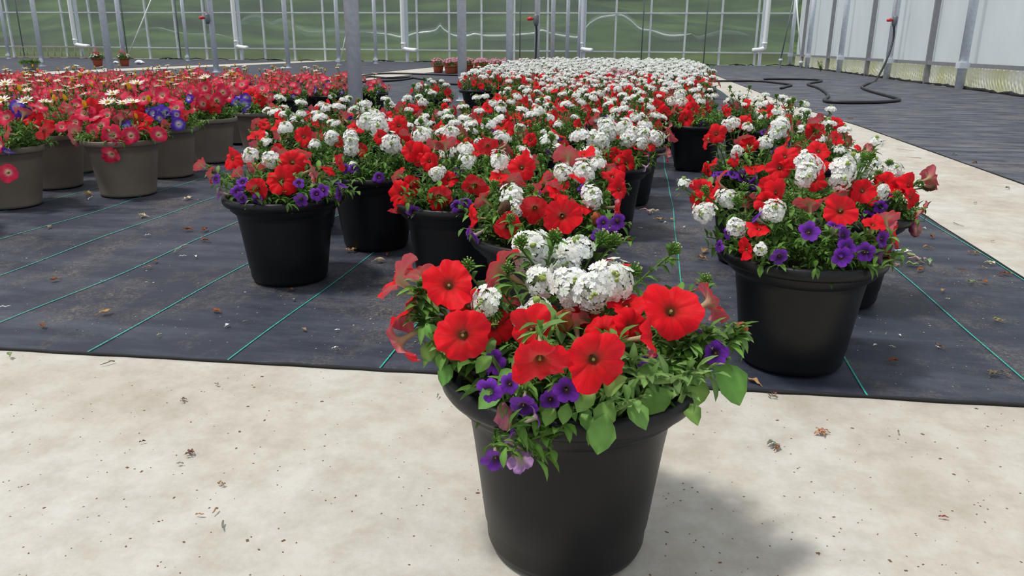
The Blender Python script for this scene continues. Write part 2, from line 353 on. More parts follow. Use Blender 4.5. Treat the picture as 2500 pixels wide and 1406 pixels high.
def budhead(seed, R=.011):
    rnd = random.Random(300 + seed); mb = MB(); n = 34
    for i in range(n):
        t = (i + .5) / n; th = math.acos(1 - 1.25 * t); a = i * 2.39996
        d = Vector((math.sin(th) * math.cos(a), math.sin(th) * math.sin(a), math.cos(th)))
        g = rnd.uniform(.8, 1.25); tip = (.34, .46, .10) if rnd.random() < .35 else (.16 * g, .32 * g, .06)
        b = d * R * .45; e = d * R * rnd.uniform(.95, 1.2) + Vector((0, 0, R * .2)); m_ = b.lerp(e, .65)
        tube(mb, [b, m_, e], [R * .10, R * .13, R * .03], 4, (.13 * g, .27 * g, .05), 0, False)
        if i < 7: lathe(mb, [(.0002, -.0012), (.0014, 0), (.0002, .0012)], 5, e, (.62, .72, .30))
    lathe(mb, [(.0013, -R * .8), (R * .5, -R * .2), (R * .55, R * .2), (.0005, R * .6)], 8, (0, 0, 0), (.09, .19, .04))
    return mb
def daisy(seed, R=.026, closed=False):
    rnd = random.Random(500 + seed); mb = MB(); n = 15
    if closed:
        for k in range(8):
            a = k * .785; ca, sa = math.cos(a), math.sin(a); tx = (-sa, ca); col = (.80, .50, .02)
            f = lambda r, z, w_: [(r * ca - tx[0] * w_, r * sa - tx[1] * w_, z), (r * ca + tx[0] * w_, r * sa + tx[1] * w_, z)]
            mb.add(f(.003, 0, .0016) + f(.0065, .010, .0025) + f(.0055, .018, .002) + f(.003, .024, .0008), [(0, 1, 3, 2), (2, 3, 5, 4), (4, 5, 7, 6)], col, col)
    else:
        for k in range(n):
            a = k * 2 * math.pi / n + rnd.uniform(-.05, .05); ca, sa = math.cos(a), math.sin(a); tx = (-sa, ca); up = rnd.uniform(.15, .45)
            f = lambda r, w_: [(R * r * ca - tx[0] * w_ * R, R * r * sa - tx[1] * w_ * R, R * (r - .2) * up), (R * r * ca + tx[0] * w_ * R, R * r * sa + tx[1] * w_ * R, R * (r - .2) * up)]
            mb.add(f(.16, .03) + f(.5, .11) + f(.85, .10) + f(1.0, .03), [(0, 2, 3, 1), (2, 4, 5, 3), (4, 6, 7, 5)], (.93, .92, .82), (.80, .68, .30))
        lathe(mb, [(R * .27, -.001), (R * .24, .003), (R * .1, .005), (.0001, .0055)][::-1], 10, (0, 0, 0), (.55, .33, .03))
    lathe(mb, [(.0014, -.012), (R * .15, -.006), (R * .24, -.001), (R * .05, .001)], 8, (0, 0, 0), (.12, .20, .04))
    return mb
pool('white', lambda i: verbena(i, .0235, 30), 8, MP)
pool('whitesmall', lambda i: verbena(20 + i, .0165, 15, .0065, buds=9), 3, MP)
pool('pink', lambda i: verbena(30 + i, .024, 26, .0075, (.75, .34, .55)), 2, MP)
pool('white_s', lambda i: verbena(40 + i, .026, 18, .0095, buds=0), 4, MP)
pool('pink_s', lambda i: verbena(50 + i, .026, 16, .0095, (.80, .38, .52), buds=0), 2, MP)
pool('bud', lambda i: budhead(i), 3, MP)
pool('daisy', lambda i: daisy(i), 3, MP)
pool('yellow_bud', lambda i: daisy(i, closed=True), 2, MP)
def withered(seed, col):
    rnd = random.Random(seed); mb = MB(); seg = 14; vs = []; prof = [(.003, -.012), (.006, -.008), (.009, 0), (.011, .010), (.008, .020), (.004, .024)]
    for r, z in prof:
        for k in range(seg):
            a = 2 * math.pi * k / seg; rr = r * (1 + .35 * math.sin(3 * a + z * 300) + rnd.uniform(-.2, .2)); vs.append((rr * math.cos(a), rr * math.sin(a), z + rnd.uniform(-.001, .001)))
    fs = [(i * seg + k, i * seg + (k + 1) % seg, (i + 1) * seg + (k + 1) % seg, (i + 1) * seg + k) for i in range(5) for k in range(seg)]
    mb.add(vs, fs, [tuple(c * rnd.uniform(.6, 1.3) for c in col) for _ in vs], col); return mb
pool('withered', lambda i: withered(i, [(.45, .13, .05), (.14, .08, .05), (.5, .2, .22)][i % 3]), 3, MP)
TUBE = dict(red=.042, rose=.039, violet=.035, purple=.021, white=.018, whitesmall=.014, pink=.018, bud=.009, daisy=.012, yellow_bud=.002, withered=.012,
            red_s=.042, rose_s=.039, violet_s=.036, purple_s=.021, white_s=.018, pink_s=.018)
NAMES = dict(red='red_petunia', rose='rose_petunia', violet='violet_petunia', purple='purple_calibrachoa', white='white_verbena', whitesmall='opening_verbena',
             pink='pink_verbena', bud='verbena_bud', daisy='daisy_bloom', yellow_bud='daisy_bud', withered='withered_bloom')
PLABEL = dict(red='bright red trumpet bloom', rose='rose pink bloom with pale throat', violet='violet blue bloom with white star', purple='small deep purple trumpet bloom',
              white='domed cluster of small white florets', whitesmall='small white cluster still opening', pink='pink cluster of small florets', bud='green unopened flower head',
              daisy='white daisy on a long stem', yellow_bud='closed yellow daisy bud', withered='shrivelled brown bloom')

# ------------------------------------------------------------------ leaves and foliage
def leaf(mb, p, d, up, L, W, col, droop=.3, fine=True, tipx=.55):
    d = d.normalized(); s = d.cross(up)
    if s.length < 1e-3: s = d.cross(Vector((1, 0, 0)))
    s.normalize(); nrm = s.cross(d)
    vs = []; rows = ((0, .10), (.3, .78), (tipx, 1.0), (.82, .62), (1.0, .04)) if fine else ((0, .15), (.5, 1.0), (1.0, .05))
    for t, wd in rows:
        c = p + d * (L * t) + nrm * (L * (.10 * math.sin(3.14 * t) - droop * t * t)); h = W * wd * .5
        e = nrm * (h * .45)
        vs += [tuple(c - s * h + e), tuple(c), tuple(c + s * h + e)]
    n = len(rows); fs = []
    for i in range(n - 1):
        a = i * 3; fs += [(a, a + 1, a + 4, a + 3), (a + 1, a + 2, a + 5, a + 4)]
    mid = tuple(min(1, c * 1.35) for c in col); cs = []
    for i in range(n): cs += [col, mid, col]
    mb.add(vs, fs, cs, col)
def rvec(rnd): return Vector((rnd.uniform(-1, 1), rnd.uniform(-1, 1), rnd.uniform(-1, 1)))
def lcol(rnd, kind=0):
    g = rnd.uniform(.65, 1.35)
    b = [(.068, .145, .028), (.11, .23, .042), (.15, .26, .078)][kind]
    return tuple(x * g for x in b)
def stem(mb, rnd, a, b, outdir, rad=.0013, leaves=8, LL=.022, fine=True, start=.25, seg=4, kind=0, endros=True):
    a = Vector(a); b = Vector(b); dist = (b - a).length
    m_ = a.lerp(b, .5) + Vector((0, 0, dist * .16)) - Vector(outdir) * dist * .08
    pts = [a * (1 - t) ** 2 + m_ * 2 * t * (1 - t) + b * t * t for t in (0, .2, .4, .6, .8, 1)]
    tube(mb, pts, [rad * 1.4] * 3 + [rad] * 3, seg, (.12, .21, .05), 0, False)
    for i in range(leaves):
        t = start + (1 - start) * (i + rnd.random()) / leaves; k = min(4, int(t * 5)); p = pts[k].lerp(pts[k + 1], t * 5 - k)
        ax = (pts[k + 1] - pts[k]).normalized(); r = rvec(rnd); r -= ax * r.dot(ax); r.normalize()
        ld = (r + ax * .45 + Vector((0, 0, .25))).normalized(); L = LL * rnd.uniform(.65, 1.3)
        leaf(mb, p, ld, Vector((0, 0, 1)), L, L * rnd.uniform(.32, .5), lcol(rnd, kind if rnd.random() < .7 else 1), rnd.uniform(.1, .5), fine)
POT_H, SOIL = .213 * 1.09, .188 * 1.09
def foliage(seed, flowers, fill=230, ends=46, fine=True, R=.155, rim=POT_H, hgt=.10, LL=.024):
    """green body of a potted mix; flowers = [(kind, pos, dir)] in pot space"""
    rnd = random.Random(seed); mb = MB(); sz = rim - .027
    for kind, p, d, s in flowers:
        tl = TUBE[kind] * s; e = Vector(p) - Vector(d).normalized() * tl * 1.05
        a = rnd.uniform(0, 6.28); rr = rnd.uniform(0, R * .5); base = Vector((rr * math.cos(a) + e.x * .3, rr * math.sin(a) + e.y * .3, sz)) 
        if math.hypot(base.x, base.y) > R * .8: base.xy = base.xy * (R * .8 / math.hypot(base.x, base.y))
        k = 2 if kind.startswith('red') or kind.startswith('rose') else 0
        stem(mb, rnd, base, e, d, .0015 if fine else .0022, 9 if fine else 3, LL * (1.1 if k else .9), fine, .3, 4 if fine else 3, k)
        if fine:
            for j in range(5): leaf(mb, e - Vector(d) * .004 * j, (rvec(rnd) + Vector(d) * .3 + Vector((0, 0, .2))), Vector((0, 0, 1)), LL * rnd.uniform(.7, 1.1), LL * .32, lcol(rnd, 1), .2, fine)
    for i in range(ends):       # leafy shoots without bloom
        a = rnd.uniform(0, 6.28); q = math.sqrt(rnd.random()); r = R * (.25 + .98 * q); z = rim + hgt * (1 - .75 * q * q) * rnd.uniform(.35, 1.0) - .012 * (q > .8)
        e = Vector((r * math.cos(a), r * math.sin(a), z)); base = Vector((r * .45 * math.cos(a), r * .45 * math.sin(a), sz))
        stem(mb, rnd, base, e, Vector((math.cos(a), math.sin(a), .3)), .0013, 11 if fine else 6, LL * .9, fine, .2, 3, rnd.choice((0, 0, 1)))
    for i in range(fill):       # low cover over the soil
        a = rnd.uniform(0, 6.28); r = R * .97 * math.sqrt(rnd.random()); z = sz + rnd.uniform(.0, .055)
        d = Vector((math.cos(a), math.sin(a), rnd.uniform(.1, 1.2))) + rvec(rnd) * .8
        leaf(mb, Vector((r * .9 * math.cos(a), r * .9 * math.sin(a), z)), d, Vector((0, 0, 1)), LL * rnd.uniform(.8, 1.4), LL * rnd.uniform(.35, .6), lcol(rnd, 0), .3, fine)
    return mb

# ------------------------------------------------------------------ pots
BLK = [(.001, .002), (.090, .002), (.0965, .006), (.100, .014), (.1015, .034), (.1035, .037), (.110, .085), (.1165, .130), (.1215, .160), (.1225, .166), (.1245, .169), (.1250, .177), (.1262, .183), (.132, .187), (.144, .1895), (.1515, .192), (.1552, .197), (.1562, .204), (.1545, .210), (.1500, .213), (.146, .212), (.1435, .208), (.141, .195), (.138, .180), (.10, .15), (.001, .15)]
TANP = [(.001, .002), (.098, .002), (.107, .004), (.1085, .012), (.108, .016), (.1155, .060), (.124, .120), (.1305, .165), (.1310, .170), (.1330, .172), (.1355, .186), (.140, .190), (.1525, .193), (.1545, .197), (.1545, .210), (.1525, .213), (.147, .213), (.1445, .209), (.141, .195), (.138, .18), (.1, .15), (.001, .15)]
SMALL = [(.001, .002), (.070, .002), (.075, .01), (.088, .10), (.092, .13), (.098, .132), (.099, .155), (.096, .157), (.092, .15), (.09, .12), (.001, .11)]
def pot_mesh(prof, seg): mb = MB(); lathe(mb, prof, seg); return mb
PM = {}
for nm, prof, m_ in (('black', BLK, M_BLACK), ('tan', TANP, M_TAN)):
    prof = [(r, z * 1.09) for r, z in prof]
    PM[nm] = pot_mesh(prof, 96).mesh(nm + '_pot', [m_]); PM[nm + '_s'] = pot_mesh(prof[3:22], 28).mesh(nm + '_pot_far', [m_])
PM['terra'] = pot_mesh(SMALL, 40).mesh('terracotta_pot', [M_TERRA]); PM['grey'] = pot_mesh([(r * 1.35, z * 1.2) for r, z in SMALL], 40).mesh('grey_pot', [M_GREYPOT])
PM['terraw'] = pot_mesh([(r * 1.3, z * 1.1) for r, z in SMALL], 28).mesh('terracotta_bowl', [M_TERRA])
def soil_mesh(R, z):
    rnd = random.Random(3); mb = MB(); seg = 32; vs = [(0, 0, z + .004)]
    for i in range(1, 6):
        for k in range(seg): a = 6.2832 * k / seg; vs.append((R * i / 5 * math.cos(a), R * i / 5 * math.sin(a), z + rnd.uniform(-.003, .004)))
    fs = [(0, 1 + k, 1 + (k + 1) % seg) for k in range(seg)] + [(1 + (i - 1) * seg + k, 1 + i * seg + k, 1 + i * seg + (k + 1) % seg, 1 + (i - 1) * seg + (k + 1) % seg) for i in range(1, 5) for k in range(seg)]
    mb.add(vs, fs); return mb.mesh('soil', [M_SOIL])
SOILM = soil_mesh(.139, SOIL)
ZG = .004       # thickness of the ground cover the pots stand on
PLACED = []
def put_flower(root, kind, p, d, s, rnd, split=False):
    mb, me, pet, cal = rnd.choice(POOL[kind]); split = split and pet is not None
    o = inst(NAMES[kind.replace('_s', '')], pet if split else me, root, mtx=orient(p, d, rnd.uniform(0, 6.28), s))
    if split: inst('calyx', cal, o)['label'] = 'green calyx behind the petals'
    o['label'] = PLABEL[kind.replace('_s', '')]; return o

REF = dict(red=56, rose=55, violet=52, purple=29, white=54, whitesmall=36, pink=52, bud=24, daisy=52, yellow_bud=24, withered=30)   # true sizes in mm
D_ = {  # facing: (right, up, towards the viewer)
 'f': (0, .25, 1), 'fu': (0, .8, 1), 'fl': (-.6, .25, 1), 'fr': (.6, .25, 1), 'l': (-1, .15, .15), 'r': (1, .1, .15), 'u': (0, 1, .35), 'ul': (-.6, 1, .1), 'ur': (.6, 1, .1),
 'fd': (0, -.35, 1), 'd': (0, -.8, .5), 'bk': (0, .75, -.65), 'bl': (-.85, .5, -.3), 'br': (.85, .35, -.3), 'rd': (.9, -.45, .2), 'ld': (-.9, -.45, .2), 't': (0, 1, .12), 'bd': (.35, -.75, -.45), 'fdl': (-.5, -.4, 1)}
def facing(code, rnd, j=.12):
    a, b, c = D_[code]; return (R0 * a + Vector((0, 0, b)) - FH * c + rvec(rnd) * j).normalized()
def survey_pot(name, c, flowers, label, cat='flower pot', potkind='black', group='potted flower mixes in the near rows', z=ZG, seed=1, fill=260, ends=46, LL=.024, hgt=.10, extra=None, extras=(), tall=1.0):
    """a pot whose blooms were measured one by one: (kind, px, py, size px, facing, depth from the pot axis)"""
    rnd = random.Random(seed); c = Vector((c[0], c[1], z)); root = empty(name, c, label, cat, group); fl = []
    PLACED.append((c.x, c.y))
    pt = inst('pot', PM[potkind], root); pt.scale = (1, 1, tall); pt['label'] = 'round black plastic pot with rolled rim' if potkind == 'black' else 'round taupe plastic pot with thin rim'
    inst('soil', SOILM, root).scale = (1, 1, tall)
    for it in flowers:
        k, px, py, sz, fc, dy = it; w_ = atY(px, py, c.y + dy)
        depth = (w_ - Vector((0, 0, CH))).dot(Fw); true = sz / FPX * depth; s = min(1.45, max(.7, true / (REF[k] / 1000.)))
        p = w_ - c; d = facing(fc, rnd)
        fl.append((k, p, d, s))
    for (k, az, r, zz, tilt) in extras:
        p = Vector((r * math.cos(az), r * math.sin(az), zz)); fl.append((k, p, Vector((math.cos(az) * tilt, math.sin(az) * tilt, 1)).normalized(), 1))
    for k, p, d, s in fl: put_flower(root, k, p, d, s, rnd, True)
    mb = foliage(seed, fl, fill, ends, True, LL=LL, hgt=hgt, rim=POT_H * tall)
    if extra: extra(mb, root, c, rnd)
    mb.build('foliage', [M_LEAF], root)['label'] = 'dense green stems and small leaves'
    return root

def mix_flowers(rnd, nr, nw, np_, big=1.0, kinds=('red', 'white', 'purple'), R=.155, rim=POT_H, sfx='', wz=.135, pz=.10):
    fl = []; rk, wk, pk = kinds; a0 = rnd.uniform(0, 6.28)
    for i in range(nr):
        q = (i + .5) / nr; a = a0 + i * 2.39996 + rnd.uniform(-.3, .3); r = R * (.35 + .85 * math.sqrt(q)) * rnd.uniform(.9, 1.08)
        z = rim + pz * (1.05 - .75 * q) * rnd.uniform(.7, 1.15); o = Vector((math.cos(a), math.sin(a), 0))
        d = (o * (.5 + .9 * q) + Vector((0, 0, .75 - .45 * q)) + rvec(rnd) * .45 + Vector((.1, -.35, 0))).normalized()
        fl.append((rk + sfx, o * r + Vector((0, 0, z)), d, rnd.uniform(.85, 1.12)))
    for i in range(nw):
        q = (i + .5) / nw; a = a0 + 1 + i * 2.39996 + rnd.uniform(-.3, .3); r = R * 1.0 * math.sqrt(q) * rnd.uniform(.85, 1.1)
        z = rim + wz * (1.05 - .45 * q) * rnd.uniform(.75, 1.15); o = Vector((math.cos(a), math.sin(a), 0))
        fl.append((wk + sfx, o * r + Vector((0, 0, z)), (o * .5 * q + Vector((0, 0, 1)) + rvec(rnd) * .25).normalized(), rnd.uniform(.8, 1.15)))
    for i in range(np_):
        a = a0 + 6.283 * i / max(1, np_) + rnd.uniform(-.35, .35); o = Vector((math.cos(a), math.sin(a), 0))
        d = (o * 1.0 + Vector((0, 0, .45)) + rvec(rnd) * .4).normalized()
        fl.append((pk + sfx, o * R * rnd.uniform(.85, 1.12) + Vector((0, 0, rim + rnd.uniform(.0, .035))), d, rnd.uniform(.85, 1.15)))
    return fl
def variant(name, seed, potkind, nr, nw, np_, kinds=('red', 'white', 'purple'), far=0, nb=3, extra=(), R=.155, rim=POT_H, ends=40, LL=.024, wz=.135, soil=True, pz=.10):
    """near: every bloom a part; far=1: blooms joined by kind"""
    rnd = random.Random(seed); root = empty(name, (0, 0, -50)); fl = mix_flowers(rnd, nr, nw, np_, kinds=kinds, R=R, rim=rim, sfx='_s' if far else '', wz=wz, pz=pz)
    for k, n in extra:
        for i in range(n):
            a = rnd.uniform(0, 6.28); r = R * rnd.uniform(0, .95)
            fl.append((k, Vector((r * math.cos(a), r * math.sin(a), rim + rnd.uniform(.12, .165))), (Vector((0, 0, 1)) + rvec(rnd) * .3).normalized(), rnd.uniform(.85, 1.1)))
    if not far:
        for i in range(nb):
            a = rnd.uniform(0, 6.28); r = R * rnd.uniform(.2, 1.0); fl.append(('bud', Vector((r * math.cos(a), r * math.sin(a), rim + rnd.uniform(.09, .17))), Vector((0, 0, 1)), 1))
    inst('pot', PM[potkind + ('_s' if far and potkind in ('black', 'tan') else '')], root)
    if soil and not far: inst('soil', SOILM, root)
    if not far:
        for k, p, d, s in fl: put_flower(root, k, p, d, s, rnd)
    else:
        by = {}
        for k, p, d, s in fl:
            by.setdefault(k, MB()).merge(rnd.choice(POOL[k])[0], orient(p, d, rnd.uniform(0, 6.28), s))
        for k, mb in by.items():
            mb.build(NAMES[k.replace('_s', '')], MP, root, kind='stuff')
    foliage(seed, fl, 130 if far else 200, int(ends * (.6 if far else 1)), not far, R=R, rim=rim, LL=LL * (1.25 if far else 1)).build('foliage', [M_LEAF], root)
    return root
def dup(root, loc, rz, label, cat, group, name=None):
    r = root.copy(); S.collection.objects.link(r); r.location = loc; r.rotation_euler = (0, 0, rz); r.name = name or root.name.split('.')[0]; tag(r, label, cat, group)
    for ch in root.children:
        c = ch.copy(); S.collection.objects.link(c); c.parent = r
    return r
def discard(root):
    for ch in list(root.children): bpy.data.objects.remove(ch)
    bpy.data.objects.remove(root)
# ------------------------------------------------------------------ floor
def grid_sheet(name, x0, x1, y0, y1, nx, ny, z, m, parent=None, amp=0.0, seed=0, fx=None, yf=None):
    rnd = random.Random(seed); ph = [rnd.uniform(0, 6.28) for _ in range(6)]; mb = MB(); vs = []
    for j in range(ny + 1):
        t = (j / ny) ** 1.8
        for i in range(nx + 1):
            xr = i / nx; ya = (yf(x0 + (x1 - x0) * xr) if yf else y0); y = ya + (y1 - ya) * t
            xa, xb = (fx(y) if fx else (x0, x1)); x = xa + (xb - xa) * xr
            h = z + amp * (math.sin(x * 5.1 + ph[0] + y) + math.sin(y * 4.3 + ph[1] - x * 1.7) + math.sin(x * 9 + y * 7 + ph[2])) / 3
            vs.append((x, y, h))
    fs = [(j * (nx + 1) + i, j * (nx + 1) + i + 1, (j + 1) * (nx + 1) + i + 1, (j + 1) * (nx + 1) + i) for j in range(ny) for i in range(nx)]
    mb.add(vs, fs); return mb.build(name, m, parent)
fl_ = grid_sheet('floor', -36, 5.6, -3, 30.2, 8, 8, 0.0, M_CONC); tag(fl_, 'pale concrete floor', kind='structure')
front = lambda x: 1.367 + .045 * x
def hem(mb, pts, rad, seed):
    rnd = random.Random(seed); pts = [Vector(p) for p in pts]
    tube(mb, [p + Vector((0, rnd.uniform(-.0015, .0015), rnd.uniform(0, .0012))) for p in pts], [rad * rnd.uniform(.7, 1.35) for _ in pts], 6)
def cover(nm, x0, x1, fx, lab, thr, yend=29.3, yf=front, fm=None):
    e = empty(nm, (0, 0, 0), lab, 'ground cover', kind='structure')
    grid_sheet('fabric', x0, x1, 1.3, yend, 46, 90, .0030, fm or M_FAB, e, .0009, 5, fx, yf)
    mb = MB(); hem(mb, [(x0 + (x1 - x0) * i / 120, yf(x0 + (x1 - x0) * i / 120), .0022) for i in range(121)], .0036, 1)
    for s in (0, 1):
        hem(mb, [(fx(yf(x0) + .01 + (yend - yf(x0)) * (i / 100) ** 1.6)[s], yf(x0) + .01 + (yend - yf(x0)) * (i / 100) ** 1.6, .002) for i in range(101)], .0032, 2 + s)
    mb.build('hem', M_HEM, e)
    for k, X in enumerate(thr):
        rnd = random.Random(k * 7 + 1); a, b, c = rnd.uniform(0, 6), rnd.uniform(0, 6), .004 if X > -1.2 else .012
        mb = MB(); vs = []; n = 160
        for i in range(n + 1):
            y = yf(X) + .002 + 12 * (i / n) ** 1.7; x = X + c * math.sin(y * 3.1 + a) + c * .4 * math.sin(y * 9 + b)
            wd = .0016; vs += [(x - wd, y, .0052), (x + wd, y, .0052)]
        mb.add(vs, [(2 * i, 2 * i + 1, 2 * i + 3, 2 * i + 2) for i in range(n)]); mb.build('woven_guide_line', M_THREAD, e)['label'] = 'thin green guide line'
    return e
G1 = .13
cover('ground_cover', -4.9, 1.075, lambda y: (-4.9, 1.075 + .008 * math.sin(y * 2.2)), 'dark woven ground cover fabric with green guide lines under the black pots', [G1 + .307 * k for k in range(-15, 3)] + [1.055])
XB = [(1, 1.86), (2.2, 1.84), (4, 1.79), (5.7, 1.765), (6.8, 1.75), (9.1, 1.62), (17, 1.56), (30, 1.5)]
def xb(y):
    for (a, p), (b, q) in zip(XB[:-1], XB[1:]):
        if y <= b: return p + (q - p) * (y - a) / (b - a)
    return 1.5
cover('ground_cover', 1.8, 5.0, lambda y: (xb(y), 5.0), 'dark woven ground cover fabric between the concrete path and the white side wall', [], 29.3, lambda x: 1.2, M_FABW)
cover('ground_cover', -11.6, -6.0, lambda y: (-11.6, -6.0), 'dark woven ground cover fabric under the pots beyond the left bed', [], 29.3, lambda x: 1.2)
cover('ground_cover', -36, -12.75, lambda y: (-36, -12.75), 'dark woven ground cover fabric along the far left end wall', [], 29.3, lambda x: 5.0)

# ------------------------------------------------------------------ end wall of clear film
BY = 29.5
e = empty('wall_back', (0, BY, 0), 'clear film end wall with galvanised rails and studs', kind='structure')
xs = [4.95 - 1.22 * k for k in range(0, 35)]
rnd = random.Random(11)
for k in range(len(xs) - 1):
    for nm, z0, z1, m_ in (('film_panel', .43, 3.6, M_GLAZE), ('lower_film_panel', .0, .43, M_GLAZELOW)):
        mb = MB(); n = 10; q = 14 if z1 > 1 else 4; vs = []; a, b = rnd.uniform(0, 6), rnd.uniform(-.02, .04)
        for j in range(q + 1):
            for i in range(n + 1):
                u = i / n; v_ = j / q
                vs.append((xs[k + 1] + (xs[k] - xs[k + 1]) * u, .04 + math.sin(math.pi * u) * (b + .025 * math.sin(v_ * 7 + a)) * (1 if z1 > 1 else .4), z0 + (z1 - z0) * v_))
        mb.add(vs, [(j * (n + 1) + i, j * (n + 1) + i + 1, (j + 1) * (n + 1) + i + 1, (j + 1) * (n + 1) + i) for j in range(q) for i in range(n)])
        mb.build(nm, m_, e)
for k, x in enumerate(xs):
    mb = MB(); dark = k % 6 == 3; box(mb, (x - .035, -.06, 0), (x + .035, .02, 3.6)); mb.build('wall_stud', M_ALU, e, smooth=False)
for z, h in ((.43, .05), (1.74, .05)):
    mb = MB(); box(mb, (-36, -.085, z - h / 2), (5.0, -.062, z + h / 2)); mb.build('rail', M_ALU, e, smooth=False)
for px in (1271, 1570, 1724, 52, 306, 437):
    p = atY(px, 60, BY - .02); mb = MB(); tube(mb, [(p.x, -.14, 0), (p.x, -.14, 3.6)], .022, 6); mb.build('brace_rod', M_DARKBAR, e)
mb = MB(); 
for k in range(60):     # turned-up fabric at the foot of the film
    x = rnd.uniform(-30, 4.8); L = rnd.uniform(.2, .9); tube(mb, [(x, -.12, .004), (x + L * .5, -.16, .02 + rnd.uniform(0, .03)), (x + L, -.12, .004)], [.012, .022, .01], 6)
mb.build('fabric_edge', M_HEM, e)
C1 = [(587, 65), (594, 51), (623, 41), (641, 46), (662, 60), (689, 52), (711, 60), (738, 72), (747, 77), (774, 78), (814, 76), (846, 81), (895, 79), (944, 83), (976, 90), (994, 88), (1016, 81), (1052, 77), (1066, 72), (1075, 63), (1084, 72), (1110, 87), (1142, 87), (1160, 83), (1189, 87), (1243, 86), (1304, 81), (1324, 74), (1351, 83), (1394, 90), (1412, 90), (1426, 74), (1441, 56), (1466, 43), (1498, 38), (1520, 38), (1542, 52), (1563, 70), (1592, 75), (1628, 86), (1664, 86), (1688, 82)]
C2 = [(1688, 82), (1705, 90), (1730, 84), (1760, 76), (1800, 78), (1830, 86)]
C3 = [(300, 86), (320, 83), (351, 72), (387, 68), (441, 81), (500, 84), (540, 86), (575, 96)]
def ribbon(pts, up, dn, m_, name, yo, r0=0):  # raised strip imitating a bright reflection curve on the film
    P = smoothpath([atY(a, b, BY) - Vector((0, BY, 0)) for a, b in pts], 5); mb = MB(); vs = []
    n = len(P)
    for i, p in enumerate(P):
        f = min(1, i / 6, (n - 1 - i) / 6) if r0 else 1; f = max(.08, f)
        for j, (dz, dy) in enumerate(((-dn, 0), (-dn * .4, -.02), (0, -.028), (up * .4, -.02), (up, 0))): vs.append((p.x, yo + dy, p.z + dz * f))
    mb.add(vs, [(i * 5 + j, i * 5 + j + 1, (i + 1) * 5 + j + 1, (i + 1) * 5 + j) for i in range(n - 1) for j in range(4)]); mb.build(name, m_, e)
ribbon(C1, .12, .17, M_HAZE, 'painted_haze', .0, 1); ribbon(C1, .06, .06, M_HAZE, 'painted_haze', -.012, 1); ribbon(C1[12:], .030, .030, M_GLINT, 'painted_glint', -.03, 1); ribbon(C1[:13], .014, .014, M_HAZE, 'painted_glint', -.03, 1)  # glint core and its haze painted as ribbons, no real fold here
ribbon(C2, .03, .10, M_HAZE, 'painted_haze', -.01, 1); ribbon(C3, .03, .06, M_HAZE, 'painted_haze', -.01, 1)  # fainter reflections painted the same way

# ------------------------------------------------------------------ side wall of white film
WX = 5.0
e = empty('wall_right', (WX, 0, 0), 'white film side wall with galvanised posts and yellowed skirt', kind='structure')
posts = [5.5, 9.6, 13.75, 17.75, 22.0, 26.3, 29.45]; studs = [7.5, 11.6, 15.7, 19.8, 24.0, 27.9]
allp = sorted(posts + studs); rnd = random.Random(5)
for a, b in zip(allp[:-1], allp[1:]):
    mb = MB(); n = 10; q = 10; ph = rnd.uniform(0, 6); am = rnd.uniform(.02, .06)
    vs = [(.12 + math.sin(math.pi * i / n) * am * math.sin(2.5 * j / q + ph), a + (b - a) * i / n, .36 + 3.3 * j / q) for j in range(q + 1) for i in range(n + 1)]
    mb.add(vs, [(j * (n + 1) + i, j * (n + 1) + i + 1, (j + 1) * (n + 1) + i + 1, (j + 1) * (n + 1) + i) for j in range(q) for i in range(n)]); mb.build('film_panel', M_WHITEFILM, e)
    mb = MB(); n = 220; q = 14; vs = []; sl = rnd.uniform(.8, 1.6)
    for j in range(q + 1):
        for i in range(n + 1):
            u, v_ = i / n, j / q; yy = a + (b - a) * u
            d = .020 * (.4 + .6 * abs(math.sin(yy * 1.3 + a))) * abs(math.sin(yy * 19 + v_ * sl * 5.5 + 1.6 * math.sin(yy * 2.3) + .8 * math.sin(v_ * 3 + yy * 5))) ** .7 + .035 * math.sin(math.pi * u) * math.sin(math.pi * v_)
            vs.append((.10 - d, yy, .34 * v_))
    mb.add(vs, [(j * (n + 1) + i, j * (n + 1) + i + 1, (j + 1) * (n + 1) + i + 1, (j + 1) * (n + 1) + i) for j in range(q) for i in range(n)]); mb.build('film_skirt', M_SKIRT, e)
    mb = MB(); tube(mb, [(rnd.uniform(-.02, .03), a + (b - a) * i / 12, rnd.uniform(.004, .03)) for i in range(13)], [rnd.uniform(.012, .035) for _ in range(13)], 7); mb.build('fabric_edge', M_HEM, e)
mb = MB(); box(mb, (.0, 3, .335), (.06, BY, .395)); mb.build('rail', M_RAIL, e, smooth=False)
for y in posts:
    mb = MB(); tube(mb, [(-.075, y, 0), (-.075, y, 3.6)], .068, 16); mb.build('wall_post', M_STEEL, e)
    mb = MB(); box(mb, (-.155, y - .085, .32), (.0, y + .085, .41)); mb.build('post_clamp', M_STEEL, e, smooth=False)
for y in studs:
    mb = MB(); box(mb, (-.01, y - .035, 0), (.08, y + .035, 3.6)); mb.build('wall_stud', M_RAIL, e, smooth=False)
for a, b, m_, Y in (((1918, 146), (1950, -2), M_DARKBAR, 26.6), ((1968, 152), (1957, -2), M_PVC, 26.2)):
    p, q = atY(*a, Y), atY(*b, Y); mb = MB(); tube(mb, [(p.x - WX - .15, Y, p.z), (q.x - WX - .15, Y, q.z)], .02, 6); mb.build('brace_cable', m_, e)
    mb = MB(); lathe(mb, [(.001, -.3), (.03, -.3), (.03, -.04), (.06, -.04), (.06, .03), (.001, .03)], 8, (p.x - WX - .15, Y, p.z)); mb.build('cable_anchor', M_STEEL, e)

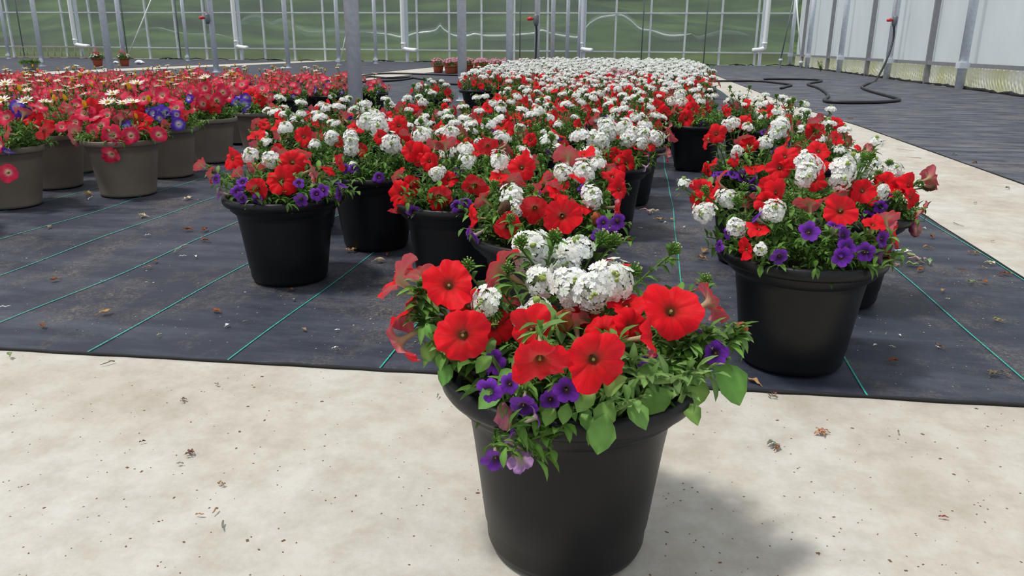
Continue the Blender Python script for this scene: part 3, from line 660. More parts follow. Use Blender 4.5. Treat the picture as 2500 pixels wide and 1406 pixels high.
# ------------------------------------------------------------------ land beyond the end wall
mb = MB(); vs = []
for j in range(21):
    for i in range(31):
        x = -90 + 125 * i / 30; y = 30.3 + 50 * j / 20; vs.append((x, y, -.05 + 17 * (j / 20) ** 1.15 + (.5 * math.sin(x * .3 + j) if j > 1 else 0)))
mb.add(vs, [(j * 31 + i, j * 31 + i + 1, (j + 1) * 31 + i + 1, (j + 1) * 31 + i) for j in range(20) for i in range(30)])
tag(mb.build('terrain', M_LAWN), 'grassy green bank rising behind the clear end wall', kind='structure')
def blob(mb, c, R, seed, sq=1.0):
    rnd = random.Random(seed); ph = [rnd.uniform(0, 6) for _ in range(6)]; vs = []; n, q = 22, 14
    for j in range(q + 1):
        th = math.pi * j / q
        for i in range(n):
            a = 2 * math.pi * i / n; r = R * (1 + .12 * math.sin(3 * a + ph[0] + 2 * th) + .09 * math.sin(5 * a + ph[1]) * math.sin(4 * th) + .07 * math.sin(9 * a + 7 * th + ph[2]))
            vs.append((c[0] + r * math.sin(th) * math.cos(a), c[1] + r * math.sin(th) * math.sin(a), c[2] - r * sq * math.cos(th)))
    mb.add(vs, [(j * n + i, j * n + (i + 1) % n, (j + 1) * n + (i + 1) % n, (j + 1) * n + i) for j in range(q) for i in range(n)])
tl = ['dark tree on the bank behind the clear wall, leftmost', 'broad dark tree behind the clear wall left of the first pole', 'round dark tree on the bank behind the middle of the clear wall',
      'dark tree behind the clear wall between the white downpipes', 'dark tree on the bank behind the right end of the clear wall']
for i, (x, y, z, R) in enumerate(((-34, 44, 4.6, 2.4), (-21, 46, 5.0, 2.2), (-8.6, 42, 4.0, 1.9), (-2.2, 43, 4.2, 1.9), (3.6, 44, 4.9, 2.1))):
    t = empty('tree', (x, y, z - 1.0), tl[i], 'tree', 'trees on the bank behind the clear wall')
    mb = MB(); blob(mb, (0, 0, 1.9), R, i); blob(mb, (R * .8, .4, 1.3), R * .7, i + 9); mb.build('crown', M_TREE, t)
    mb = MB(); tube(mb, [(0, 0, -.6), (0, 0, 1.2)], [.3, .2], 8); mb.build('trunk', M_BARK, t)

# ------------------------------------------------------------------ roof posts
def post(x, y, r, lab, h=3.6, clamp=False):
    t = empty('steel_post', (x, y, 0), lab, 'post', 'galvanised roof posts')
    mb = MB(); tube(mb, [(0, 0, .0), (0, 0, h)], r, 24); mb.build('tube', M_STEEL, t)
    mb = MB(); lathe(mb, [(.001, 0), (r * 1.5, 0), (r * 1.5, .012), (r, .014)], 20); mb.build('foot_collar', M_STEEL, t)
    if clamp:
        mb = MB(); box(mb, (-r * 1.3, -r * 1.3, .10), (r * 1.3, -r * .6, .17)); mb.build('cable_clamp', M_STEEL, t, smooth=False)
    return t
for x, y, r, lab in ((-2.06, 5.52, .052, 'thick galvanised post rising from the flowers between the pink and the white beds'),
    (-2.05, 8.92, .051, 'second galvanised post behind the thick one, standing in the white flowers'),
    (-2.05, 12.1, .050, 'third galvanised post in line, beyond the terracotta pots'),
    (-2.05, 15.2, .050, 'galvanised post carrying the black hose with red valve'),
    (-2.1, 18.2, .048, 'slender galvanised post just right of the hose post'),
    (-2.1, 21.6, .048, 'slender galvanised post second right of the hose post'),
    (-2.1, 25.3, .048, 'thin galvanised post beside the white downpipe, deep in the house')):
    post(x, y, r, lab)
for (px, Y, lab, cl) in ((268, 12.8, 'thick pale post standing between the two red begonia pots', 0), (104, 18.9, 'pale post beside the grey pot at the far left', 1),
    (527, 16.4, 'pale post carrying the short pipe with a red tap', 0), (704, 20.0, 'pale post second left of the thick bed post', 0), (828, 23.4, 'pale post just left of the thick bed post', 1),
    (918, 26.0, 'thin pale post right of the thick bed post, against the clear wall', 1), (459, 27.2, 'thin pale post against the clear wall left of the red tap', 1),
    (23, 27.0, 'pale post against the clear wall at the far left edge', 1), (306, 23.4, 'pale post behind the right red begonia pot', 0)):
    q = 160 if Y < 25 else 143; p = atY(px, q, Y); post(p.x, Y, .058, lab, clamp=cl)

# ------------------------------------------------------------------ downpipes, taps, hoses
dl = ['white downpipe above the ladder at the far left', 'white downpipe behind the red tap post', 'white downpipe right of the thick bed post', 'white downpipe in line with the far slender posts', 'white downpipe in the corner by the white side wall']
for i, (px, py, qx, qy) in enumerate(((185, 108, 212, 113), (578, 112, 600, 117), (985, 118, 1012, 124), (1418, 118, 1442, 123), (1866, 118, 1842, 123))):
    a, b = atY(px, py, 28.9), atY(qx, qy, 28.75); t = empty('downpipe', (a.x, 28.9, 0), dl[i], 'downpipe', 'white rainwater downpipes')
    mb = MB(); z = a.z; dx = b.x - a.x; tube(mb, smoothpath([(0, 0, 3.6), (0, 0, 2), (0, 0, z + .12), (dx * .12, -.02, z - .01), (dx * .5, -.06, z - .05), (dx * 1.15, -.15, z - .07)], 4), .078, 14); mb.build('pipe', M_PVC, t)
    mb = MB(); lathe(mb, [(.07, -.02), (.092, -.02), (.092, .05), (.07, .05)], 12, (0, 0, z + .15)); mb.build('elbow_collar', M_PVC, t)
    mb = MB(); box(mb, (.10 * (1 if dx > 0 else -1) - .05, .1, 0), (.10 * (1 if dx > 0 else -1) + .05, .2, 3.6))
    o = mb.build('steel_post', M_STEEL, smooth=False); o.location = (a.x, 28.9, 0); tag(o, 'square steel post behind the ' + dl[i], 'post', 'square steel posts behind the downpipes')
def tap(pos, pts, lab, pipe_top=True, side=-1):
    t = empty('water_tap', pos, lab, 'tap', 'hose taps on the posts')
    mb = MB(); tube(mb, [(0, 0, .08), (0, 0, 2.3)], .022, 8); mb.build('supply_pipe', M_PVC, t)
    mb = MB(); lathe(mb, [(.001, -.12), (.03, -.12), (.05, -.06), (.05, .06), (.03, .09), (.001, .09)], 12); mb.build('valve_body', M_DARKBAR, t)
    mb = MB(); tube(mb, [(side * .05, -.02, .0), (side * .10, -.03, .01), (side * .16, -.03, .0)], [.018, .035, .025], 8); mb.build('handle', M_RED, t)['label'] = 'red tap handle'
    mb = MB(); box(mb, (-.03, -.02, .42), (.16, .04, .47)); mb.build('pipe_bracket', M_STEEL, t, smooth=False)
    if pts:
        h = MB(); tube(h, pts, .020, 8); return h.build('garden_hose', M_HOSE)
tp = atY(2185, 50, 17.45)
g = lambda L: [G(a, b, .022) for a, b in L]
hp = smoothpath([tp - Vector((0, 0, .1)), atY(2180, 100, 17.4), atY(2163, 150, 17.1)] + g([(2138, 196), (2118, 204), (2104, 212), (2122, 221), (2165, 233), (2196, 243), (2150, 249), (2070, 250), (2014, 246), (2022, 232), (2000, 215), (1972, 205), (2000, 199), (2005, 196), (1985, 194), (1930, 193), (1865, 193)]), 6)
tag(tap(tp, hp, 'grey tap with red handle on the white side wall'), 'black hose hanging from the side wall tap and looping over the fabric', 'hose')
hb = atY(1309, 47, 15.05); tag(tap(hb, smoothpath([hb - Vector((0, 0, .1)), atY(1310, 80, 15.05), atY(1309, 110, 15.05), atY(1306, 150, 15.0), Vector((-2.15, 14.95, .03))], 5), 'grey tap with red handle on the post among the white flowers'), 'black hose hanging down the post into the white flowers', 'hose')
tap(atY(506, 44, 16.25), None, 'grey tap with red handle on the pale post behind the pink bed')
for L, lab in (([(1700, 199), (1765, 198), (1850, 198), (1905, 203), (1932, 207), (1920, 211), (1906, 215)], 'black hose end bending over the dark fabric beside the path'),
               ([(850, 193), (880, 186), (910, 181), (960, 179), (1040, 181), (1110, 183), (1160, 184)], 'upper black hose crossing the pale strip right of the thick post'),
               ([(850, 199), (885, 199), (930, 198), (975, 195), (1002, 191), (1003, 188), (985, 189), (940, 190), (905, 187), (880, 191)], 'doubled black hose on the pale strip right of the thick post'),
               ([(1004, 189), (1030, 193), (1055, 197), (1075, 202), (1110, 205), (1150, 206)], 'lower black hose lying on dark fabric behind the small lone pot')):
    mb = MB(); tube(mb, smoothpath([G(a, b, .022) for a, b in L], 6), .018, 8); o = mb.build('garden_hose', M_HOSE); tag(o, lab, 'hose')
for a, b, Y, lab in (((315, 130), (370, -4), 20.2, 'thin diagonal brace cable rising from the right begonia pot'), ((829, 156), (852, 50), 23.2, 'short diagonal brace cable beside the post left of the thick post')):
    p, q = atY(*a, Y), atY(*b, Y); mb = MB(); tube(mb, [p, q], .014, 6); o = mb.build('brace_cable', M_PVC); tag(o, lab, 'cable')
# ladder on its side against the end wall
p0, p1 = atY(38, 140, 28.6), atY(252, 144, 28.6)
t = empty('ladder', (p0.x, 28.6, 0), 'old wooden ladder lying on its long edge against the clear wall', 'ladder'); Ld = p1.x - p0.x
for z in (.05, .42):
    mb = MB(); box(mb, (0, -.02, z - .022), (Ld, .02, z + .022)); mb.build('side_rail', M_WOODLAD, t, smooth=False)
for k in range(12):
    mb = MB(); x = .25 + (Ld - .5) * k / 11; tube(mb, [(x, 0, .05), (x, 0, .42)], .016, 6); mb.build('rung', M_WOODLAD, t)
for (px, py, s, lab) in ((340, 157, 1.0, 'crumpled white tissue on the fabric right of the begonia pots'), (283, 156, .6, 'small scrap of white tissue between the two begonia pots')):
    mb = MB(); blob(mb, (0, 0, .03 * s), .11 * s, 4, .5); blob(mb, (.1 * s, 0, .02 * s), .07 * s, 6, .4); o = mb.build('tissue', M_CLOTH); o.location = G(px, py); o.location.z = .03; tag(o, lab, 'litter')


# ------------------------------------------------------------------ the pots whose blooms can be told apart in the photograph
K = .7625
HERO = [('red', 1095, 693, 118, 'fu', -.06), ('red', 1128, 820, 132, 'f', -.14), ('red', 1292, 806, 104, 'fl', -.12), ('red', 1318, 885, 132, 'fd', -.19), ('red', 1450, 880, 136, 'f', -.19),
 ('red', 1640, 755, 136, 'fu', -.06), ('red', 1592, 822, 104, 'r', -.10), ('red', 1530, 742, 90, 'u', .0), ('red', 1405, 785, 96, 'bk', .0), ('red', 1478, 802, 96, 'u', -.05),
 ('red', 968, 680, 118, 'bl', -.02), ('red', 1002, 745, 120, 'bl', -.03), ('red', 970, 838, 112, 'ld', -.06), ('red', 1036, 668, 96, 'bk', .02), ('red', 1212, 650, 128, 'bl', .08),
 ('red', 1233, 735, 88, 'bk', .04), ('red', 1738, 735, 108, 'br', .0), ('red', 1143, 745, 90, 'fu', -.04), ('red', 1205, 795, 64, 'fu', -.06), ('red', 1500, 648, 46, 'bk', .12), ('red', 1437, 760, 80, 'u', .03), ('red', 1345, 770, 80, 'u', .02), ('red', 1540, 800, 84, 'fr', -.04),
 ('purple', 1193, 957, 68, 'fl', -.18), ('purple', 1242, 938, 54, 'fl', -.18), ('purple', 1383, 952, 64, 'f', -.19), ('purple', 1277, 994, 72, 'fd', -.19), ('purple', 1343, 978, 58, 'fd', -.18), ('purple', 1311, 1016, 58, 'br', -.19),
 ('purple', 1210, 1122, 66, 'fd', -.165), ('purple', 1273, 1125, 70, 'bd', -.185), ('purple', 1240, 1072, 60, 'bl', -.18), ('purple', 1748, 862, 64, 'f', -.06), ('purple', 1711, 812, 56, 'bk', -.02), ('purple', 1748, 824, 40, 'bk', -.02),
 ('purple', 1592, 887, 60, 'f', -.05), ('purple', 1206, 885, 58, 'f', -.10), ('purple', 1560, 750, 46, 'r', .02), ('purple', 1548, 806, 46, 'f', .0), ('purple', 1580, 895, 50, 'u', -.10), ('purple', 1190, 900, 46, 'l', -.08),
 ('white', 1300, 612, 116, 'fu', .10), ('white', 1408, 610, 92, 'u', .10), ('white', 1382, 655, 80, 'fu', .08), ('white', 1402, 700, 120, 'fu', .02), ('white', 1490, 686, 122, 'fu', .02), ('white', 1445, 715, 100, 'f', -.01), ('white', 1187, 735, 84, 'fl', -.06),
 ('whitesmall', 1323, 686, 84, 'fu', .03), ('whitesmall', 1312, 756, 76, 'u', -.02), ('whitesmall', 1275, 775, 56, 'u', -.05), ('white', 1350, 640, 70, 'bk', .12),
 ('bud', 1272, 594, 42, 'u', .07), ('bud', 1353, 582, 44, 'u', .07), ('bud', 1468, 584, 46, 'ur', .12), ('bud', 1498, 590, 44, 'ur', .13), ('bud', 1642, 612, 40, 'ur', .10), ('bud', 1143, 650, 40, 'u', .03), ('bud', 1240, 658, 36, 'u', .02),
 ('bud', 1547, 664, 42, 'ur', .05), ('bud', 1724, 686, 36, 'u', .04), ('bud', 1205, 762, 50, 'd', -.06), ('withered', 1230, 1005, 56, 'd', -.17), ('withered', 1797, 815, 44, 'ur', .0), ('withered', 1378, 795, 56, 'u', -.05)]
def hero_extra(mb, root, c, rnd):
    """the broad leaves and the trailing sprig over the rim"""
    big = [(1742, 885, 1795, 960, -.03, 118), (1640, 955, 1595, 985, -.10, 88), (1700, 915, 1702, 975, -.05, 74), (1478, 1010, 1468, 1062, -.17, 84), (1495, 975, 1470, 1028, -.16, 70), (1535, 985, 1560, 1020, -.15, 66), (1478, 960, 1512, 930, -.17, 70),
           (1450, 945, 1420, 988, -.17, 62), (1230, 950, 1180, 985, -.17, 66), (1672, 985, 1690, 1012, -.07, 60), (1100, 890, 1085, 925, -.06, 56), (1350, 990, 1335, 1030, -.165, 46), (1420, 1010, 1440, 1045, -.16, 46), (1260, 905, 1225, 930, -.15, 50),
           (1620, 900, 1570, 925, -.12, 70), (1200, 870, 1170, 900, -.12, 50), (1060, 830, 1040, 880, -.05, 60), (1040, 790, 1070, 840, -.06, 50), (1385, 985, 1375, 1030, -.165, 44)]
    for i, (ax, ay, bx, by, dy, L) in enumerate(big):
        p, q = atY(ax, ay, c.y + dy), atY(bx, by, c.y + dy - .012); p.z = max(p.z, .17) if False else p.z
        lm = MB(); LL = L / FPX * .90; d = (q - p).normalized()
        leaf(lm, Vector((0, 0, 0)), d, (Vector((0, 0, .8)) - FH * .7), LL, LL * .72, (.17 * rnd.uniform(.85, 1.15), .32 * rnd.uniform(.9, 1.1), .075), .15)
        o = lm.build('broad_leaf', M_LEAF, root); o.location = p - c; o['label'] = 'broad light green downy leaf'
        s = MB(); tube(mb, [Vector((p - c).x * .45, ) if False else Vector(((p - c).x * .5, (p - c).y * .5, .19)), (p - c) * 1.0], [.003, .0022], 5, (.16, .26, .07), 0, False)
    # thick downy shoots at the right of the rim
    for pts, rad in (([(1530, 960, -.12), (1560, 925, -.14), (1600, 930, -.14), (1650, 925, -.12), (1700, 910, -.08), (1730, 915, -.06)], .0035), ([(1560, 930, -.13), (1545, 895, -.12), (1540, 875, -.12)], .003), ([(1660, 980, -.10), (1675, 945, -.1), (1682, 912, -.1)], .0032),
                     ([(1500, 1000, -.16), (1530, 985, -.16), (1560, 975, -.15)], .003)):
        P = [atY(a, b, c.y + d) - c for a, b, d in pts]; S_ = smoothpath(P, 4); tube(mb, S_, rad, 6, (.20, .32, .09), 0)
        for k in range(2, len(S_), 2):
            for j in range(3): leaf(mb, S_[k], (rvec(rnd) + Vector((0, 0, .5)) - FH * .5), Vector((0, 0, 1)), .026 * rnd.uniform(.7, 1.3), .009, lcol(rnd, 2), .1)
    sm = MB(); P = [atY(a, b, c.y + d) - c for a, b, d in ((1400, 1000, -.155), (1370, 1045, -.168), (1335, 1060, -.17), (1300, 1072, -.17), (1280, 1095, -.165), (1262, 1105, -.160))]
    P2 = [atY(a, b, c.y + d) - c for a, b, d in ((1320, 1062, -.17), (1335, 1085, -.168), (1345, 1100, -.165), (1320, 1112, -.16), (1300, 1105, -.158))]
    for PP in (P, P2):
        S_ = smoothpath(PP, 4); tube(sm, S_, .0016, 5, (.16, .27, .06), 0)
        for k in range(1, len(S_)):
            for j in range(2 if k % 2 else 0): leaf(sm, S_[k], (rvec(rnd) + Vector((0, 0, .3)) - FH * .6), Vector((0, 0, 1)), .021 * rnd.uniform(.7, 1.2), .0085, lcol(rnd, 1), .2)
    sm.build('trailing_sprig', M_LEAF, root)['label'] = 'trailing sprig with small pointed leaves'
    # leafy shoot reaching out at the left and one at the right
    for pts in ([(1130, 880, -.05), (1080, 850, -.06), (1040, 800, -.05), (1030, 740, -.04), (1025, 700, -.03)], [(1600, 940, -.05), (1670, 900, -.04), (1730, 860, -.04), (1790, 830, -.02), (1795, 812, 0)], [(1600, 930, -.08), (1640, 870, -.06), (1680, 840, -.05)], [(1640, 900, -.06), (1700, 850, -.05), (1730, 820, -.04)]):
        P = [atY(a, b, c.y + d) - c for a, b, d in pts]; S_ = smoothpath(P, 5); tube(mb, S_, .0024, 5, (.16, .27, .06), 0)
        for k in range(1, len(S_)):
            for j in range(5): leaf(mb, S_[k], (rvec(rnd) + Vector((0, 0, .4)) - FH * .3), Vector((0, 0, 1)), .024 * rnd.uniform(.6, 1.3), .0095, lcol(rnd, rnd.choice((1, 2))), .2)
survey_pot('potted_flower_mix', (-.07, .868), HERO, 'black pot of red petunias and white verbena, alone on the concrete', z=.0, seed=7, fill=300, ends=54, tall=1.055, extra=hero_extra, hgt=.085, LL=.025)
TB = {}
TB['B'] = ((.32, 1.54), 'front black pot on the right, purple blooms over its rim',
 [('red', 2050, 516, 74, 'fl', -.12), ('red', 1884, 456, 58, 'f', -.02), ('red', 1898, 470, 58, 'fr', -.05), ('red', 1869, 492, 52, 'fl', -.06), ('red', 2133, 546, 54, 'u', -.08), ('red', 2158, 532, 66, 'bk', -.03), ('red', 2185, 575, 62, 'r', -.02), ('red', 2160, 622, 56, 'br', -.02), ('red', 1976, 494, 66, 'bk', -.02),
  ('red', 1749, 449, 66, 'bl', .02), ('red', 1712, 460, 48, 'fl', .02), ('red', 1716, 492, 54, 'fl', -.0), ('red', 1819, 489, 50, 'bk', -.0), ('red', 1819, 608, 40, 'l', -.13), ('red', 1854, 556, 46, 'u', -.12), ('red', 2108, 466, 56, 'f', .03), ('red', 2040, 479, 56, 'bk', .02), ('red', 1918, 380, 58, 'fu', .12), ('red', 1905, 410, 54, 'f', .1), ('red', 1990, 440, 50, 'f', .06), ('red', 2066, 450, 46, 'fu', .06),
  ('white', 1719, 520, 58, 'fl', -.05), ('white', 1776, 484, 56, 'fu', -.02), ('white', 1799, 556, 54, 'f', -.10), ('white', 1888, 514, 66, 'fu', -.09), ('white', 1973, 405, 72, 'f', .03), ('white', 1968, 428, 62, 'f', .0), ('white', 2058, 412, 72, 'fu', .03), ('white', 2052, 436, 60, 'f', .02), ('whitesmall', 1670, 446, 34, 'u', .0), ('whitesmall', 2078, 390, 44, 'u', .08), ('whitesmall', 2139, 345, 30, 'u', .08), ('whitesmall', 2050, 366, 32, 'u', .1), ('whitesmall', 1858, 608, 26, 'f', -.15),
  ('purple', 1976, 566, 50, 'fu', -.15), ('purple', 2060, 574, 42, 'fr', -.13), ('purple', 2068, 606, 50, 'f', -.15), ('purple', 2055, 628, 48, 'f', -.16), ('purple', 2113, 616, 50, 'f', -.13), ('purple', 2148, 628, 44, 'r', -.08), ('purple', 2155, 583, 44, 'fr', -.08), ('purple', 1903, 627, 44, 'fd', -.16), ('purple', 1844, 531, 44, 'bl', -.10), ('purple', 1774, 571, 34, 'l', -.10), ('purple', 1754, 601, 36, 'l', -.08), ('purple', 2038, 549, 40, 'u', -.13),
  ('bud', 1926, 484, 28, 'u', -.06), ('bud', 1722, 466, 26, 'u', -.04), ('bud', 1799, 492, 30, 'u', -.06), ('bud', 1816, 459, 26, 'u', -.02), ('bud', 2108, 386, 22, 'ur', .06), ('bud', 2128, 382, 22, 'u', .06)])
TB['C'] = ((.498, 1.98), 'black pot half hidden behind the front right pot, blooms leaning over the path',
 [('red', 2190, 450, 54, 'fu', -.05), ('red', 2222, 452, 56, 'fr', -.06), ('red', 2226, 482, 50, 'fr', -.1), ('red', 2272, 434, 54, 'br', -.02), ('red', 2244, 520, 50, 'rd', -.06), ('red', 2160, 447, 50, 'fl', -.05), ('red', 2130, 480, 46, 'fu', -.1), ('withered', 2232, 550, 36, 'd', -.06), ('withered', 2263, 458, 24, 'r', -.04), ('red', 2000, 367, 52, 'fu', .05), ('red', 2005, 395, 46, 'u', .03), ('red', 2170, 470, 48, 'u', -.08),
  ('white', 2110, 415, 46, 'fu', .04), ('white', 2182, 415, 50, 'fu', .0), ('white', 2155, 468, 44, 'fr', -.10), ('whitesmall', 2137, 395, 30, 'u', .06), ('whitesmall', 2100, 385, 34, 'u', .04), ('bud', 2171, 400, 22, 'u', 0), ('bud', 2110, 380, 22, 'u', 0), ('bud', 2145, 425, 22, 'u', -.03), ('bud', 2188, 478, 26, 'u', -.1), ('purple', 2165, 482, 28, 'f', -.1), ('purple', 2150, 505, 34, 'f', -.12), ('purple', 2120, 530, 34, 'f', -.12)])
TB['D'] = ((-.92, 1.9), 'leftmost black pot in the front of the bed, open fabric around it',
 [('red', 565, 387, 50, 'fl', -.02), ('red', 713, 396, 60, 'f', -.04), ('red', 686, 440, 64, 'f', -.12), ('red', 628, 462, 52, 'fd', -.14), ('red', 626, 407, 44, 'bk', -.02), ('red', 764, 414, 50, 'br', -.06), ('red', 831, 396, 40, 'r', -.02), ('red', 487, 402, 36, 'bl', 0), ('red', 513, 428, 40, 'l', -.02), ('red', 740, 372, 42, 'bk', .03), ('red', 690, 372, 42, 'bk', .04), ('red', 800, 414, 38, 'ur', -.05), ('red', 575, 420, 36, 'bl', -.08), ('red', 660, 400, 40, 'u', 0),
  ('white', 610, 378, 44, 'fu', 0), ('white', 661, 390, 46, 'f', -.03), ('whitesmall', 650, 346, 28, 'u', .03),
  ('purple', 526, 438, 28, 'fl', -.08), ('purple', 535, 470, 36, 'l', -.10), ('purple', 579, 468, 34, 'f', -.13), ('purple', 590, 485, 32, 'fd', -.15), ('purple', 592, 444, 28, 'fu', -.12), ('purple', 627, 488, 32, 'fd', -.15), ('purple', 735, 487, 34, 'fd', -.15), ('purple', 729, 446, 28, 'fu', -.12), ('purple', 772, 474, 34, 'f', -.14), ('purple', 788, 466, 32, 'f', -.13), ('purple', 834, 451, 32, 'ur', -.05), ('purple', 829, 474, 34, 'r', -.06), ('bud', 640, 352, 16, 'u', .02)])
TB['E'] = ((-.81, 2.29), 'black pot behind the leftmost front pot, big white clusters over deep green',
 [('white', 895, 296, 52, 'fu', 0), ('white', 925, 310, 54, 'f', -.03), ('white', 955, 352, 56, 'f', -.10), ('white', 857, 345, 44, 'f', -.08), ('white', 857, 365, 40, 'f', -.09), ('white', 855, 330, 36, 'fu', -.04), ('white', 807, 337, 38, 'f', -.03), ('white', 920, 285, 44, 'u', .05), ('red', 925, 333, 34, 'fl', -.08), ('red', 973, 307, 40, 'f', .02), ('red', 990, 330, 38, 'bk', 0), ('red', 990, 350, 38, 'f', -.02), ('red', 880, 365, 30, 'f', -.06),
  ('purple', 925, 433, 30, 'f', -.15), ('purple', 864, 412, 26, 'f', -.14), ('purple', 844, 412, 26, 'fl', -.13), ('bud', 950, 392, 14, 'f', -.13), ('whitesmall', 862, 403, 18, 'f', -.12)])
TB['F'] = ((-.46, 1.91), 'black pot right of the gap in front, red blooms hanging over its left edge',
 [('red', 977, 472, 62, 'fl', -.08), ('red', 1006, 455, 46, 'fr', -.06), ('red', 1071, 482, 60, 'fd', -.14), ('red', 970, 425, 48, 'bl', -.02), ('red', 969, 518, 34, 'd', -.08), ('purple', 1010, 518, 38, 'fd', -.14), ('purple', 988, 510, 30, 'l', -.10), ('purple', 1115, 503, 32, 'f', -.15), ('purple', 1137, 494, 28, 'f', -.14), ('red', 1029, 381, 52, 'fd', .03), ('red', 1006, 368, 48, 'f', .03), ('red', 1095, 436, 40, 'fu', -.04),
  ('white', 1139, 393, 48, 'fu', 0), ('white', 1137, 363, 44, 'u', .05), ('white', 1066, 425, 34, 'f', -.06), ('whitesmall', 1075, 415, 30, 'u', -.04), ('red', 1088, 350, 46, 'bk', .08), ('red', 1062, 352, 38, 'bk', .08), ('white', 1100, 322, 44, 'fu', .12), ('red', 1160, 456, 58, 'fd', -.10), ('white', 1028, 330, 50, 'fu', .10), ('bud', 1121, 400, 20, 'u', -.04), ('red', 1048, 393, 40, 'f', 0)])
TB['G'] = ((-.19, 1.58), 'black pot directly behind the lone front pot, crowded with red petunias',
 [('red', 1373, 528, 82, 'f', -.13), ('red', 1240, 556, 70, 'fd', -.13), ('red', 1149, 533, 64, 'l', -.03), ('red', 1273, 409, 60, 'f', .06), ('red', 1306, 511, 66, 'fd', -.10), ('red', 1310, 495, 50, 'bk', -.06), ('red', 1515, 506, 62, 'r', -.0), ('red', 1420, 502, 54, 'ur', -.04), ('red', 1175, 482, 54, 'bl', 0), ('red', 1249, 439, 56, 'bk', .03), ('red', 1324, 440, 58, 'bl', .04), ('red', 1348, 458, 52, 'bk', 0), ('red', 1363, 470, 54, 'ur', -.02), ('red', 1219, 432, 48, 'u', .04), ('red', 1388, 378, 76, 'bk', .12), ('red', 1190, 358, 46, 'fd', .13), ('red', 1350, 505, 40, 'ul', -.05), ('red', 1412, 425, 40, 'u', .06), ('red', 1300, 470, 44, 'bl', 0),
  ('white', 1249, 470, 54, 'fu', -.05), ('white', 1252, 492, 58, 'f', -.07), ('white', 1256, 512, 50, 'f', -.09), ('white', 1444, 474, 56, 'fu', -.02), ('white', 1450, 490, 44, 'f', -.03), ('white', 1423, 419, 66, 'fu', .07), ('white', 1375, 420, 50, 'fu', .06), ('white', 1219, 391, 56, 'fu', .07),
  ('purple', 1157, 577, 48, 'ld', -.10), ('purple', 1143, 568, 34, 'l', -.08), ('purple', 1509, 540, 42, 'fr', -.08), ('purple', 1473, 544, 36, 'f', -.10), ('purple', 1494, 570, 36, 'fd', -.10), ('purple', 1460, 575, 34, 'f', -.12), ('purple', 1485, 555, 30, 'r', -.08),
  ('bud', 1207, 452, 26, 'u', 0), ('bud', 1187, 392, 22, 'u', .08), ('bud', 1295, 462, 26, 'u', -.02), ('bud', 1247, 535, 28, 'u', -.15), ('bud', 1480, 478, 24, 'ur', 0), ('withered', 1226, 512, 34, 'ur', -.12), ('withered', 1455, 540, 30, 'u', -.08)])
TB['H'] = ((-.12, 2.62), 'black pot left of the open aisle, white heads massed above bright red petunias',
 [('red', 1532, 397, 52, 'fr', -.12), ('red', 1491, 418, 50, 'fd', -.13), ('red', 1565, 368, 48, 'ur', -.05), ('red', 1476, 386, 46, 'fu', -.06), ('red', 1470, 372, 40, 'bk', 0), ('red', 1629, 376, 40, 'r', 0), ('red', 1505, 380, 36, 'f', -.08),
  ('white', 1485, 322, 50, 'f', 0), ('white', 1448, 338, 46, 'f', -.02), ('white', 1470, 345, 44, 'f', -.05), ('white', 1533, 340, 46, 'f', -.04), ('white', 1605, 338, 44, 'fr', -.01), ('white', 1572, 328, 48, 'fu', 0), ('white', 1524, 309, 50, 'fu', .04), ('white', 1480, 305, 46, 'fu', .05), ('white', 1568, 350, 36, 'fr', -.07), ('white', 1545, 322, 40, 'fu', 0),
  ('purple', 1578, 409, 26, 'rd', -.12), ('purple', 1461, 437, 28, 'f', -.14), ('purple', 1584, 381, 22, 'r', -.08), ('purple', 1445, 400, 24, 'l', -.10), ('bud', 1515, 345, 14, 'u', -.05)])
TB['J'] = ((.27, 4.14), 'tall looking black pot at the right of the aisle, red trumpets over long shoots',
 [('red', 1676, 290, 38, 'f', -.12), ('red', 1694, 265, 34, 'fr', -.02), ('red', 1631, 315, 36, 'rd', -.08), ('red', 1668, 268, 40, 'bl', -.02), ('red', 1603, 262, 36, 'fl', 0), ('red', 1622, 278, 32, 'fd', -.02), ('red', 1643, 270, 34, 'bl', -.02), ('white', 1640, 247, 30, 'fu', .05), ('white', 1660, 230, 30, 'fu', .08), ('white', 1665, 250, 30, 'fu', .02), ('purple', 1718, 305, 20, 'f', -.1), ('purple', 1640, 330, 14, 'f', -.1)])
